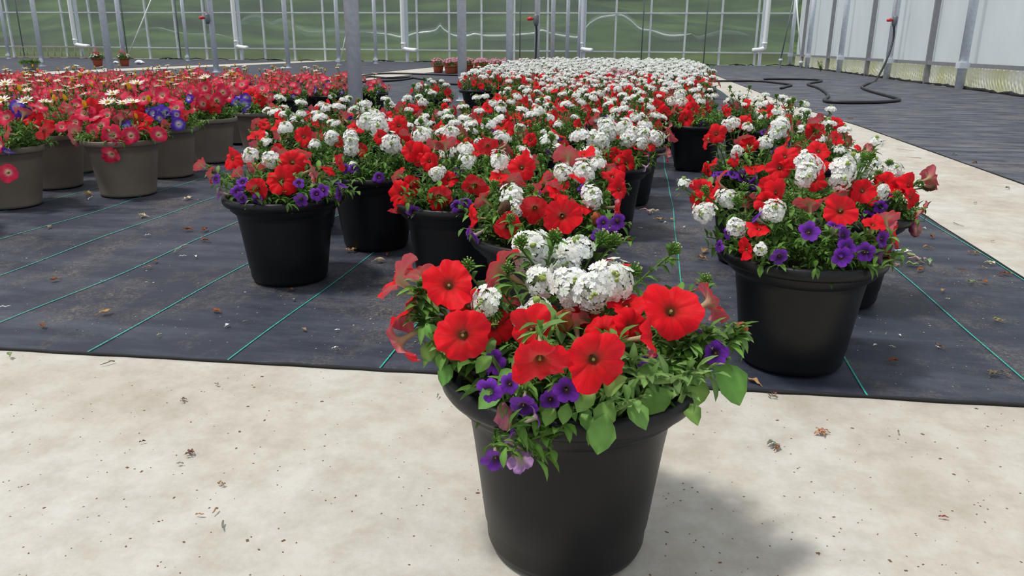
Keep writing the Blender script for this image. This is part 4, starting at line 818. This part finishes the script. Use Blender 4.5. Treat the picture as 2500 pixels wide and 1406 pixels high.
TB['L'] = ((.34, 2.32), 'black pot behind the front right pot beside the aisle, red blooms facing left',
 [('red', 1750, 327, 42, 'f', -.02), ('red', 1770, 312, 40, 'u', .05), ('red', 1722, 345, 36, 'l', -.02), ('red', 1820, 340, 46, 'bk', 0), ('red', 1735, 400, 40, 'bl', -.04), ('red', 1726, 418, 40, 'ld', -.05), ('red', 1790, 390, 38, 'l', -.10), ('red', 1840, 410, 46, 'u', -.10), ('red', 1830, 355, 40, 'f', -.02), ('red', 1990, 322, 46, 'fd', .06), ('red', 1984, 300, 34, 'bk', .08), ('red', 1815, 300, 36, 'f', .1), ('white', 1792, 298, 34, 'fu', .06), ('white', 1780, 305, 34, 'f', .02),
  ('white', 1905, 312, 50, 'f', .03), ('white', 1895, 325, 40, 'fu', .02), ('white', 1868, 347, 40, 'fu', 0), ('white', 1910, 298, 34, 'fu', .08), ('whitesmall', 1895, 272, 24, 'u', .1), ('whitesmall', 1825, 310, 30, 'u', .05), ('bud', 1866, 278, 14, 'u', .1), ('bud', 1940, 298, 14, 'u', .1), ('bud', 1943, 318, 14, 'u', .1), ('white', 1800, 370, 22, 'f', -.1),
  ('purple', 1790, 425, 34, 'u', -.12), ('purple', 1815, 432, 34, 'fr', -.12), ('purple', 1735, 432, 34, 'bl', -.1), ('purple', 1840, 450, 32, 'f', -.13), ('purple', 1845, 430, 26, 'r', -.12), ('purple', 1760, 425, 30, 'u', -.1)])
for k, (c, lab, fl) in TB.items():
    survey_pot('potted_flower_mix', c, fl, lab, seed=ord(k), fill=240, ends=50)
TANF = {}
TANF['T1'] = ((-2.40, 2.62), 'taupe pot at the left edge of the photo, red petunias over green shoots',
 [('red', 18, 325, 34, 'l', -.1), ('red', 110, 320, 46, 'rd', -.05), ('rose', 60, 275, 46, 'bk', 0), ('rose', 95, 260, 44, 'ur', 0), ('red', 80, 290, 44, 'fu', -.02), ('violet', 40, 262, 42, 'f', 0), ('violet', 60, 275, 34, 'fr', 0), ('rose', 15, 285, 44, 'fu', 0), ('daisy', 62, 247, 40, 'u', .0), ('daisy', 5, 245, 40, 'u', 0), ('yellow_bud', 50, 222, 16, 'u', 0), ('violet', 18, 372, 30, 'd', -.14), ('rose', 0, 352, 40, 'fl', -.14), ('daisy', 12, 205, 40, 'u', .05)])
TANF['T2'] = ((-2.11, 2.93), 'taupe pot standing forward in the left bed, pink bloom hanging on its side',
 [('rose', 274, 330, 50, 'f', -.13), ('rose', 271, 378, 46, 'fd', -.165), ('rose', 320, 330, 42, 'fr', -.12), ('rose', 388, 328, 40, 'fr', -.06), ('rose', 225, 325, 48, 'fl', -.08), ('rose', 245, 305, 48, 'fu', -.03), ('rose', 205, 275, 46, 'fu', .0), ('rose', 183, 298, 38, 'f', -.02), ('red', 222, 265, 46, 'f', .05), ('red', 345, 293, 40, 'f', 0), ('rose', 180, 320, 40, 'bl', -.06), ('rose', 182, 345, 36, 'ld', -.1), ('rose', 295, 290, 40, 'bk', 0), ('rose', 260, 280, 44, 'fu', .02), ('purple', 300, 332, 22, 'f', -.1), ('red', 360, 315, 40, 'ur', -.02), ('violet', 310, 310, 30, 'f', -.02),
  ('rose', 330, 318, 36, 'bl', -.05), ('daisy', 263, 250, 42, 'u', 0), ('daisy', 300, 252, 36, 'u', 0), ('daisy', 325, 250, 36, 'u', .02), ('daisy', 275, 229, 36, 'u', .04), ('yellow_bud', 208, 262, 18, 'u', 0), ('yellow_bud', 334, 290, 14, 'u', 0), ('yellow_bud', 162, 245, 16, 'u', .05), ('rose', 235, 285, 40, 'u', 0), ('rose', 310, 275, 40, 'bk', .03)])
TANF['T4'] = ((-2.22, 3.40), 'taupe pot behind the forward one, cluster of violet blooms at its right',
 [('violet', 375, 278, 34, 'f', -.05), ('violet', 392, 272, 34, 'f', -.05), ('violet', 405, 275, 32, 'fr', -.05), ('violet', 437, 303, 36, 'fr', -.12), ('violet', 390, 290, 30, 'fd', -.08), ('violet', 432, 280, 26, 'fr', -.06), ('violet', 370, 265, 30, 'u', 0), ('red', 412, 305, 36, 'bk', -.1), ('rose', 395, 232, 46, 'f', .03), ('rose', 350, 240, 40, 'fu', 0), ('red', 330, 262, 38, 'fu', 0), ('yellow_bud', 366, 250, 22, 'u', 0), ('rose', 420, 245, 40, 'ur', .02), ('red', 455, 285, 36, 'rd', -.04), ('rose', 430, 262, 38, 'fu', -.02), ('daisy', 335, 204, 38, 'u', .05), ('yellow_bud', 318, 218, 18, 'u', .02), ('rose', 315, 240, 40, 'fu', 0)])
TANF['T5'] = ((-2.28, 3.88), 'taupe pot with a pale pink bloom hanging down its left side',
 [('rose', 450, 345, 28, 'd', -.10), ('rose', 480, 245, 38, 'f', -.03), ('rose', 510, 240, 40, 'bk', 0), ('rose', 530, 245, 38, 'fr', -.03), ('rose', 465, 225, 38, 'fl', 0), ('red', 520, 262, 34, 'fd', -.08), ('rose', 500, 215, 40, 'f', .03), ('violet', 460, 240, 26, 'fl', -.05), ('rose', 545, 225, 38, 'fr', .02), ('rose', 475, 262, 34, 'fl', -.08), ('daisy', 500, 190, 30, 'u', .05), ('rose', 495, 255, 36, 'fd', -.08)])
TANF['T6'] = ((-2.20, 4.32), 'taupe pot at the left bed right end, violet petunias spilling over',
 [('violet', 598, 255, 32, 'fr', -.1), ('violet', 605, 270, 30, 'rd', -.12), ('violet', 600, 240, 28, 'fr', -.06), ('violet', 585, 235, 26, 'u', -.02), ('red', 615, 230, 36, 'fu', .0), ('red', 635, 245, 32, 'fr', -.03), ('rose', 570, 220, 36, 'bk', 0), ('rose', 560, 235, 34, 'fl', -.05), ('rose', 660, 240, 32, 'rd', -.02), ('rose', 640, 215, 32, 'fu', .03), ('rose', 590, 205, 34, 'fu', .05), ('violet', 575, 250, 24, 'f', -.08)])
for k, (c, lab, fl) in TANF.items():
    survey_pot('potted_petunia_mix', c, fl, lab, potkind='tan', seed=ord(k[1]) * 3, fill=260, ends=56, hgt=.09)
survey_pot('potted_petunia_mix', (-2.33, 2.16), [('rose', 20, 421, 44, 'fr', -.02)], 'taupe pot cut off by the left edge with one red bloom in view', potkind='tan', seed=77, fill=120, ends=20, hgt=.06)

# ------------------------------------------------------------------ the rest of the beds
ORD = 'first second third fourth fifth sixth seventh eighth ninth tenth eleventh twelfth thirteenth fourteenth fifteenth sixteenth seventeenth eighteenth nineteenth twentieth twenty-first twenty-second'.split()
rb = random.Random(2024)
POSTS = [(-2.06, 5.52), (-2.05, 8.92), (-2.05, 12.1), (-2.05, 15.2), (-2.1, 18.2)]
def free(x, y, dmin=.365): return all((x - a) ** 2 + (y - b) ** 2 > .055 for a, b in POSTS) and all((x - a) ** 2 + (y - b) ** 2 > dmin * dmin for a, b in PLACED)
def near_set(n, *a, **k): return [variant(*((a[0], a[1] + i) + a[2:]), **k) for i in range(n)]
V_mix = near_set(5, 'potted_flower_mix', 10, 'black', 9, 7, 6)
V_mid = near_set(4, 'potted_flower_mix', 30, 'black', 11, 9, 6, far=1)
V_white = near_set(4, 'potted_flower_mix', 40, 'black', 6, 17, 2, far=1)
V_allwhite = near_set(3, 'potted_flower_mix', 50, 'black', 1, 24, 0, far=1)
V_rose = near_set(4, 'potted_petunia_mix', 60, 'tan', 15, 5, 2, kinds=('rose', 'red', 'violet'), nb=0, extra=(('daisy', 3), ('yellow_bud', 1)), wz=.06)
V_rosef = near_set(4, 'potted_petunia_mix', 70, 'tan', 19, 7, 3, kinds=('rose', 'red', 'violet'), far=1, extra=(('daisy', 2), ('yellow_bud', 1)), wz=.07)
V_rosefb = near_set(2, 'potted_petunia_mix', 80, 'black', 17, 3, 5, kinds=('rose', 'red', 'violet'), far=1, extra=(('daisy', 1),), wz=.06)
V_pink = near_set(3, 'potted_verbena', 90, 'terraw', 4, 22, 0, kinds=('red', 'pink', 'purple'), far=1, R=.165, rim=.172, wz=.13, soil=False, pz=.08)
V_pinkw = near_set(1, 'potted_flower_mix', 97, 'black', 3, 14, 3, kinds=('red', 'pink', 'purple'), far=1)
ALLV = V_mix + V_mid + V_white + V_allwhite + V_rose + V_rosef + V_rosefb + V_pink + V_pinkw
CAT = 'flower pot'
def place(vs, x, y, label, group, force=False, z=ZG):
    if not force and not free(x, y): return False
    PLACED.append((x, y)); dup(rb.choice(vs), (x, y, z), rb.uniform(0, 6.28), label, CAT, group); return True
for x, y, lab in ((-1.14, 2.50, 'black pot filling the corner behind the leftmost front pot'), (-1.50, 3.22, 'black pot behind the leftmost ones, nearest to the taupe pots'), (-1.12, 3.02, 'black pot two back from the leftmost front pot, mixed red and white'),
    (-.72, 2.75, 'black pot behind the one with big white clusters, dark red blooms'), (-.50, 2.34, 'black pot in the middle, right behind the one with blooms over its edge'), (-.20, 2.06, 'black pot in the middle, second behind the lone front pot'),
    (-.06, 3.16, 'black pot left of the aisle, just behind the one with massed white heads'), (.60, 2.84, 'black pot beside the concrete path, third from the front on the right'), (.66, 3.36, 'black pot beside the concrete path, fourth from the front on the right'),
    (.66, 3.92, 'black pot beside the concrete path, right of the tall looking one'), (.56, 4.40, 'black pot just behind the tall looking one, toward the concrete path'), (-.42, 2.86, 'black pot in the middle, third behind the lone front pot'), (-.76, 3.24, 'black pot in the middle left, fourth back from the gap'),
    (-.40, 3.38, 'black pot in the middle, fourth behind the lone front pot'), (-1.16, 3.56, 'black pot third back from the leftmost front pot'), (-.06, 3.66, 'black pot left of the aisle, opposite the tall looking one'),
    (-.74, 3.76, 'black pot in the middle left, fifth back from the gap'), (-.38, 3.92, 'black pot in the middle, fifth behind the lone front pot'), (-1.14, 4.08, 'black pot at the back left of the near group, behind the thick post line'),
    (-.70, 4.28, 'black pot at the back of the near group, before the open fabric'), (-.08, 4.22, 'black pot at the head of the aisle, left of the tall looking one'), (-.34, 4.42, 'black pot at the back of the near group, left of the aisle head'), (-1.50, 3.78, 'black pot at the left rear of the near group, behind the thick post foot'),
    (-1.58, 5.87, 'small looking black pot standing alone on open fabric in mid distance')):
    place(V_mix, x, y, lab, 'potted red and white flower mixes', True)
for x, y, lab in ((-1.47, 6.95, 'black pot with pure red petunias at the left corner of the far bed'), (-1.10, 6.85, 'black pot beside the left corner pot of the far bed')):
    place(V_mid, x, y, lab, 'potted red and white flower mixes', True)
pr = G(1714, 243); t = dup(V_mix[1], (pr.x, pr.y, ZG), 1.0, 'terracotta pot with red and purple blooms on the bed edge by the path', CAT, 'potted red and white flower mixes')
for ch in t.children:
    if ch.name.startswith('pot'): ch.data = PM['terra']; ch.scale = (1, 1, 1.2); ch['label'] = 'small terracotta coloured plastic pot'
    if ch.name.startswith('soil'): ch.scale = (.6, .6, .93)
PLACED.append((pr.x, pr.y))
place(V_pinkw, -.30, 8.3, 'black pot with a pink cluster among the white flowers in mid bed', 'potted red and white flower mixes', True)
y, r = 4.62, 0
while y < 16.6:
    st = .42 if y < 12 else .46; xl = -.80 if y < 6.6 else (-1.62 if y < 8 else (-1.95 if y < 11 else -2.2)); x = .70 - (.20 if r % 2 else 0); c = 0
    while x > xl:
        xx, yy = x + rb.uniform(-.03, .03), y + rb.uniform(-.03, .03)
        vs = V_mix if y < 5.3 else (V_mid if y < 7.6 else (V_mid + V_white * 2 if y < 9 else (V_white + V_allwhite if y < 11 else V_allwhite)))
        if yy < 10.0 and xx > .066 * yy + .02: x -= st; continue
        if min(abs(xx + 2.06) + abs(yy - py_) for py_ in (8.92, 12.1, 15.2, 18.2)) > .28:
            if y < 11.6:
                what = 'red and white' if y < 9 else 'mostly white'
                c += place(vs, xx, yy, 'black pot of %s blooms, %s from path, %s row behind aisle' % (what, ORD[c], ORD[min(r, 21)]), 'rows of black pots behind the aisle')
            else:
                zx = 'along the path edge' if c == 0 else ('along the left edge' if x - st <= xl else 'in the middle'); zy = 'far' if y < 14 else 'farthest'
                c += place(vs, xx, yy, 'black pot of white verbena %s of the %s white rows' % (zx, zy), 'white verbena pots %s of the %s rows' % (zx, zy))
        x -= st
    y += st; r += 1
for (px, py, k) in ((1070, 180, 'leftmost terracotta pot of pink verbena beyond the black hoses'), (1112, 181, 'second terracotta pot of pink verbena beyond the black hoses')):
    p = G(px, py - 2); place(V_pink, p.x, p.y, k, 'terracotta pots of pink verbena', True)
for j in range(8):
    for i in range(9):
        x, y = -3.95 + i * .33 - j * .10, 15.9 + j * .5
        if y < 17.4 and x < -3.2 + (17.4 - y) * .5: continue
        place(V_pink, x + rb.uniform(-.03, .03), y, 'terracotta pot of pink verbena massed left of the far white flowers', 'far pink verbena pots')
for j in range(5):
    for i in range(10):
        place(V_pink, -2.3 + i * .33 + rb.uniform(-.03, .03), 17.1 + j * .6, 'pot of pink and red flowers in the last rows before the clear wall', 'pink pots in the last rows')
# left bed
y, r = 3.03, 0
while y < 8.3:
    x = -2.52 - (.20 if r % 2 else 0); c = 0
    if y > 5.3: x += .30
    while x > -(.93 * y + .45):
        xx, yy = x + rb.uniform(-.03, .03), y + rb.uniform(-.03, .03); ok = yy < 8.2 - max(0, -xx - 4.5) * .9 and (yy < 6.5 or xx < -2.9)
        if ok:
            if xx > -3.0 and yy > 5.4: vs, pk = V_rosefb, 'black'
            else: vs, pk = (V_rose if y < 4.5 else V_rosef), 'taupe'
            c += place(vs, xx, yy, '%s pot of pink petunias, %s from right in %s row of left bed' % (pk, ORD[c], ORD[r]), 'rows of pink petunia pots in the left bed')
        x -= .41
    y += .41; r += 1
for v in ALLV: discard(v)
# pots standing at the far left
for (px, py, pk, lab, s, kd) in ((78, 178, 'grey', 'grey pot of low green plants beside the far left post', 1.1, 0), (240, 162, 'terra', 'left terracotta pot of red and white begonias before the clear wall', 1.35, 1), (305, 161, 'terra', 'right terracotta pot of red and white begonias before the clear wall', 1.35, 1)):
    p = G(px, py, .003); t = empty('potted_begonia' if kd else 'potted_plant', p, lab, CAT, 'begonia pots by the end wall' if kd else None); inst('pot', PM[pk], t).scale = (s, s, s)
    R, rim = (.12, .19) if kd else (.15, .20); rnd = random.Random(px); fl = []
    for i in range(20 if kd else 5):
        a = rnd.uniform(0, 6.28); q = math.sqrt(rnd.random()); k = ('red_s' if q < .65 and kd else ('white_s' if kd else 'yellow_bud'))
        fl.append((k, Vector((R * 1.4 * q * math.cos(a), R * 1.4 * q * math.sin(a), rim + .26 * (1.05 - q) * (1 if kd else .5) + .02)), (Vector((math.cos(a) * q, math.sin(a) * q, .8))).normalized(), 1.1 if k == 'red_s' else .9))
    by = {}
    for k, pp, d, s_ in fl: by.setdefault(k, MB()).merge(rnd.choice(POOL[k])[0], orient(pp, d, 0, s_))
    for k, mb in by.items():
        mb.build({'red_s': 'red_bloom', 'white_s': 'white_bloom', 'yellow_bud': 'yellow_bloom'}[k], MP, t, kind='stuff')
    foliage(px, fl, 200, 60, False, R=R * 1.2, rim=rim, hgt=.2 if kd else .06, LL=.05).build('foliage', [M_LEAF], t)

for px, py, n, lab in ((2013, 174, 34, 'small green weed growing at the foot of the white side wall'), (742, 152, 16, 'little weed at the foot of the clear wall behind the pink bed')):
    p = G(px, py); mb = MB(); rnd = random.Random(px)
    for i in range(n // 4):
        d = Vector((rnd.uniform(-.12, .02), rnd.uniform(-.2, .2), rnd.uniform(.15, .4) * (n / 34))); stem(mb, rnd, (0, 0, 0), d, d.normalized(), .004, 7, .06, False, .2, 3)
    o = mb.build('weed', M_LEAF); o.location = (p.x - .1, p.y, 0); tag(o, lab, 'weed')

# ------------------------------------------------------------------ litter
def dead_leaf(seed, L, col):
    rnd = random.Random(seed); mb = MB(); n, q = 9, 5; vs = []; cs = []; a, b, c = rnd.uniform(.5, 1.6), rnd.uniform(0, 6), rnd.uniform(.3, .6)
    for i in range(n):
        t = i / (n - 1); w_ = c * L * math.sin(math.pi * min(1, t * .95 + .04)) ** .8 * (1 + .25 * math.sin(9 * t + b))
        for j in range(q):
            u = j / (q - 1) - .5; x = L * (t - .5); y = w_ * u * math.cos(u * a); z = .004 + abs(u) * w_ * .6 * a + .12 * L * math.sin(t * 5 + b) ** 2 + rnd.uniform(0, .03) * L
            vs.append((x, y, z)); g = rnd.uniform(.7, 1.25); cs.append(tuple(k * g for k in col))
    mb.add(vs, [(i * q + j, (i + 1) * q + j, (i + 1) * q + j + 1, i * q + j + 1) for i in range(n - 1) for j in range(q - 1)], cs, col)
    tube(mb, [(-L * .5, 0, .006), (-L * .75, L * .08, .004)], .0009, 4, col); return mb
def clump(seed, L, col):
    mb = MB(); rnd = random.Random(seed)
    for i in range(6): mb.merge(dead_leaf(seed * 10 + i, L * rnd.uniform(.3, .6), tuple(c * rnd.uniform(.7, 1.3) for c in col)), Matrix.Translation((rnd.uniform(-.4, .4) * L, rnd.uniform(-.3, .3) * L, rnd.uniform(0, .1) * L)) @ Matrix.Rotation(rnd.uniform(0, 6), 4, 'Z'))
    return mb
def twig(seed, L, col):
    rnd = random.Random(seed); mb = MB(); tube(mb, [(L * (t - .5), rnd.uniform(-.06, .06) * L, .004 + rnd.uniform(0, .004)) for t in (0, .25, .5, .75, 1)], [.0012, .0014, .0012, .001, .0006], 4, col); return mb
BR, TN, PL, GY, WH, GR = (.26, .085, .03), (.42, .25, .12), (.62, .52, .36), (.25, .24, .19), (.86, .88, .88), (.22, .30, .12)
LIT = [(460, 564, 'l', 26, BR), (501, 564, 'l', 26, BR), (504, 590, 'c', 28, BR), (380, 641, 'l', 20, BR), (364, 656, 'l', 20, TN), (345, 530, 'l', 30, PL), (133, 687, 'l', 22, BR), (105, 800, 'l', 26, BR), (260, 767, 'l', 34, TN), (528, 763, 'l', 30, BR),
 (388, 822, 'w', 12, PL), (712, 711, 'l', 18, BR), (556, 798, 'w', 16, WH), (855, 615, 'c', 38, TN), (945, 625, 'l', 20, BR), (928, 641, 'l', 28, PL), (735, 585, 't', 0, GR) if False else (121, 557, 'l', 18, TN), (445, 629, 'w', 14, WH), (478, 630, 'w', 14, WH), (820, 853, 'w', 14, WH), (742, 808, 'l', 16, TN), (360, 577, 'w', 12, WH),
 (215, 478, 'c', 34, TN), (460, 487, 'l', 26, PL), (350, 531, 'l', 24, PL), (440, 610, 't', 80, PL), (15, 753, 't', 26, WH), (220, 486, 't', 42, WH), (822, 810, 'w', 10, WH), (717, 735, 'w', 12, GY), (600, 791, 't', 14, GY),
 (24, 870, 'l', 22, GR), (262, 886, 't', 34, GY), (530, 938, 'l', 14, GY), (445, 975, 'c', 22, GY), (542, 1180, 'c', 18, TN), (525, 1248, 't', 24, TN), (490, 1256, 'l', 18, TN), (470, 1105, 'c', 34, (.18, .12, .09)), (437, 1131, 'l', 14, GY), (545, 1282, 't', 34, GY), (350, 1077, 'l', 12, (.1, .06, .04)),
 (1840, 932, 'l', 40, TN), (1888, 965, 'c', 30, (.16, .11, .08)), (1888, 1085, 'c', 40, GY), (1898, 1092, 'l', 26, BR), (2003, 1055, 'c', 34, TN), (2193, 1055, 'l', 14, GY), (2307, 1262, 'l', 18, (.3, .06, .05)), (1070, 965, 'l', 14, GY), (2010, 1055, 'l', 22, TN),
 (1585, 520, 'c', 40, PL), (1610, 540, 'c', 34, TN), (1535, 590, 'l', 24, BR), (1525, 545, 'c', 24, BR), (1640, 540, 'l', 22, TN), (1625, 545, 'w', 10, WH), (1712, 635, 'l', 24, TN), (1720, 617, 'l', 30, TN), (1565, 560, 'w', 9, WH), (1670, 557, 'w', 10, WH), (1690, 600, 'l', 14, BR), (1700, 695, 'l', 14, BR),
 (2182, 886, 'l', 28, BR), (2292, 850, 'l', 28, (.16, .10, .07)), (2440, 918, 'c', 44, (.2, .14, .09)), (2290, 852, 'w', 10, WH), (2136, 846, 'w', 12, WH), (2175, 850, 'w', 14, PL), (2300, 714, 'l', 24, TN), (2242, 640, 'c', 60, (.36, .32, .24)), (2205, 618, 'c', 36, WH), (2262, 608, 'l', 24, TN), (2275, 582, 'l', 22, BR),
 (2372, 620, 'c', 28, TN), (2410, 645, 'c', 30, PL), (2375, 692, 'c', 26, GR), (2402, 692, 'l', 26, BR), (2450, 672, 'c', 28, BR), (2395, 655, 'l', 16, TN), (2245, 663, 'l', 34, BR), (2352, 662, 't', 24, BR), (2190, 650, 'l', 18, TN), (2225, 650, 'l', 30, GR), (2438, 785, 'c', 22, TN), (2315, 733, 'w', 10, PL), (2196, 822, 'w', 10, WH), (2290, 697, 'w', 8, BR),
 (2340, 548, 't', 40, GY), (2425, 588, 'l', 10, GY), (2255, 560, 'w', 10, WH), (2380, 495, 'l', 12, GY), (2210, 366, 't', 40, TN), (2085, 345, 'l', 20, TN), (2230, 385, 't', 34, BR), (2255, 420, 'l', 14, BR), (2075, 290, 'l', 14, TN), (1990, 270, 'l', 14, TN), (2140, 400, 'l', 14, GY), (2460, 460, 'l', 16, GY), (2380, 398, 'l', 14, BR), (2330, 377, 'l', 18, GY)]
def where(px, py):
    if px > 1700 and py > 925: return 'on the concrete right of the lone front pot'
    if py > 870 and px < 1200: return 'on the concrete left of the lone front pot' if py > 920 else 'on the concrete at the front hem of the fabric'
    if 1500 < px < 1780: return 'on the dark fabric in the aisle behind the lone front pot'
    if px > 2050 and 1.5 * (px - 2250) + 30 > (py - 530) * 2.25 and py < 600 and px > 1950: return 'on the concrete path right of the black pots'
    if px > 1780: return 'on the dark fabric right of the front right black pot'
    if px > 650 and px < 1100: return 'on the dark fabric between the two leftmost black pots'
    if py < 500: return 'on the dark fabric before the taupe pots'
    return 'on the dark fabric left of the leftmost front black pot'
cn = {BR: 'rust brown', TN: 'tan', PL: 'pale straw', GY: 'greyish', WH: 'white', GR: 'faded green'}
szn = lambda s: 'tiny' if s < 16 else ('small' if s < 26 else 'larger')
for i, (px, py, k, s, col) in enumerate(LIT):
    p = G(px, py, .0045); w_ = where(px, py)
    if 'concrete' in w_: p.z = .0
    depth = (p - Vector((0, 0, CH))).dot(Fw); L = max(.006, s / FPX * depth)
    mb = {'l': dead_leaf, 'c': clump, 't': twig}.get(k, lambda a, b, c: dead_leaf(a, b, c))(i + 5, L, col)
    nm = {'l': 'dry_leaf', 'c': 'withered_blossom', 't': 'dry_stalk', 'w': 'fallen_floret'}[k]; what = {'l': 'dry leaf', 'c': 'petal clump', 't': 'dry stalk', 'w': 'fallen floret'}[k]
    o = mb.build(nm, M_DEAD); o.location = p; o.rotation_euler = (0, 0, i * 1.7); 
    lab = '%s %s %s %s' % (szn(s), cn.get(col, 'dark brown'), what, w_.replace('on the dark fabric', 'on fabric').replace('on the concrete', 'on concrete')); tag(o, lab, 'litter', lab + ', lookalikes')
rnd = random.Random(99); mb = MB()
for i in range(1500):
    if i < 1050: px, py = rnd.uniform(0, 2500), 480 + 470 * rnd.random() ** 1.0
    else: px, py = rnd.uniform(0, 2500), rnd.uniform(900, 1400)
    p = G(px, py, .004 if p.x < 1.07 else .001); 
    if i < 1050 and (p.y < 1.40 or (p.x > 1.05 and p.x < 1.8)): continue
    if not free(p.x, p.y, .12): continue
    s = rnd.uniform(.0006, .0016) * (1 if rnd.random() < .85 else 1.9); g = rnd.random(); col = (.6, .56, .48) if (g < .6 and i < 1050) else (.2, .12, .07)
    z = p.z if i < 1050 else .0003; a = rnd.uniform(0, 3); c_, s_ = math.cos(a), math.sin(a)
    q = [(p.x + s * (c_ * x - s_ * y * .6), p.y + s * (s_ * x + c_ * y * .6), z + (s * .5 if k == 4 else 0)) for k, (x, y) in enumerate(((-1, -1), (1, -1), (1, 1), (-1, 1), (0, 0)))]
    mb.add(q, [(0, 1, 4), (1, 2, 4), (2, 3, 4), (3, 0, 4)], col)
tag(mb.build('debris_specks', M_DEAD, smooth=False), 'fine crumbs of soil and petal scattered over fabric and concrete', 'litter', kind='stuff')
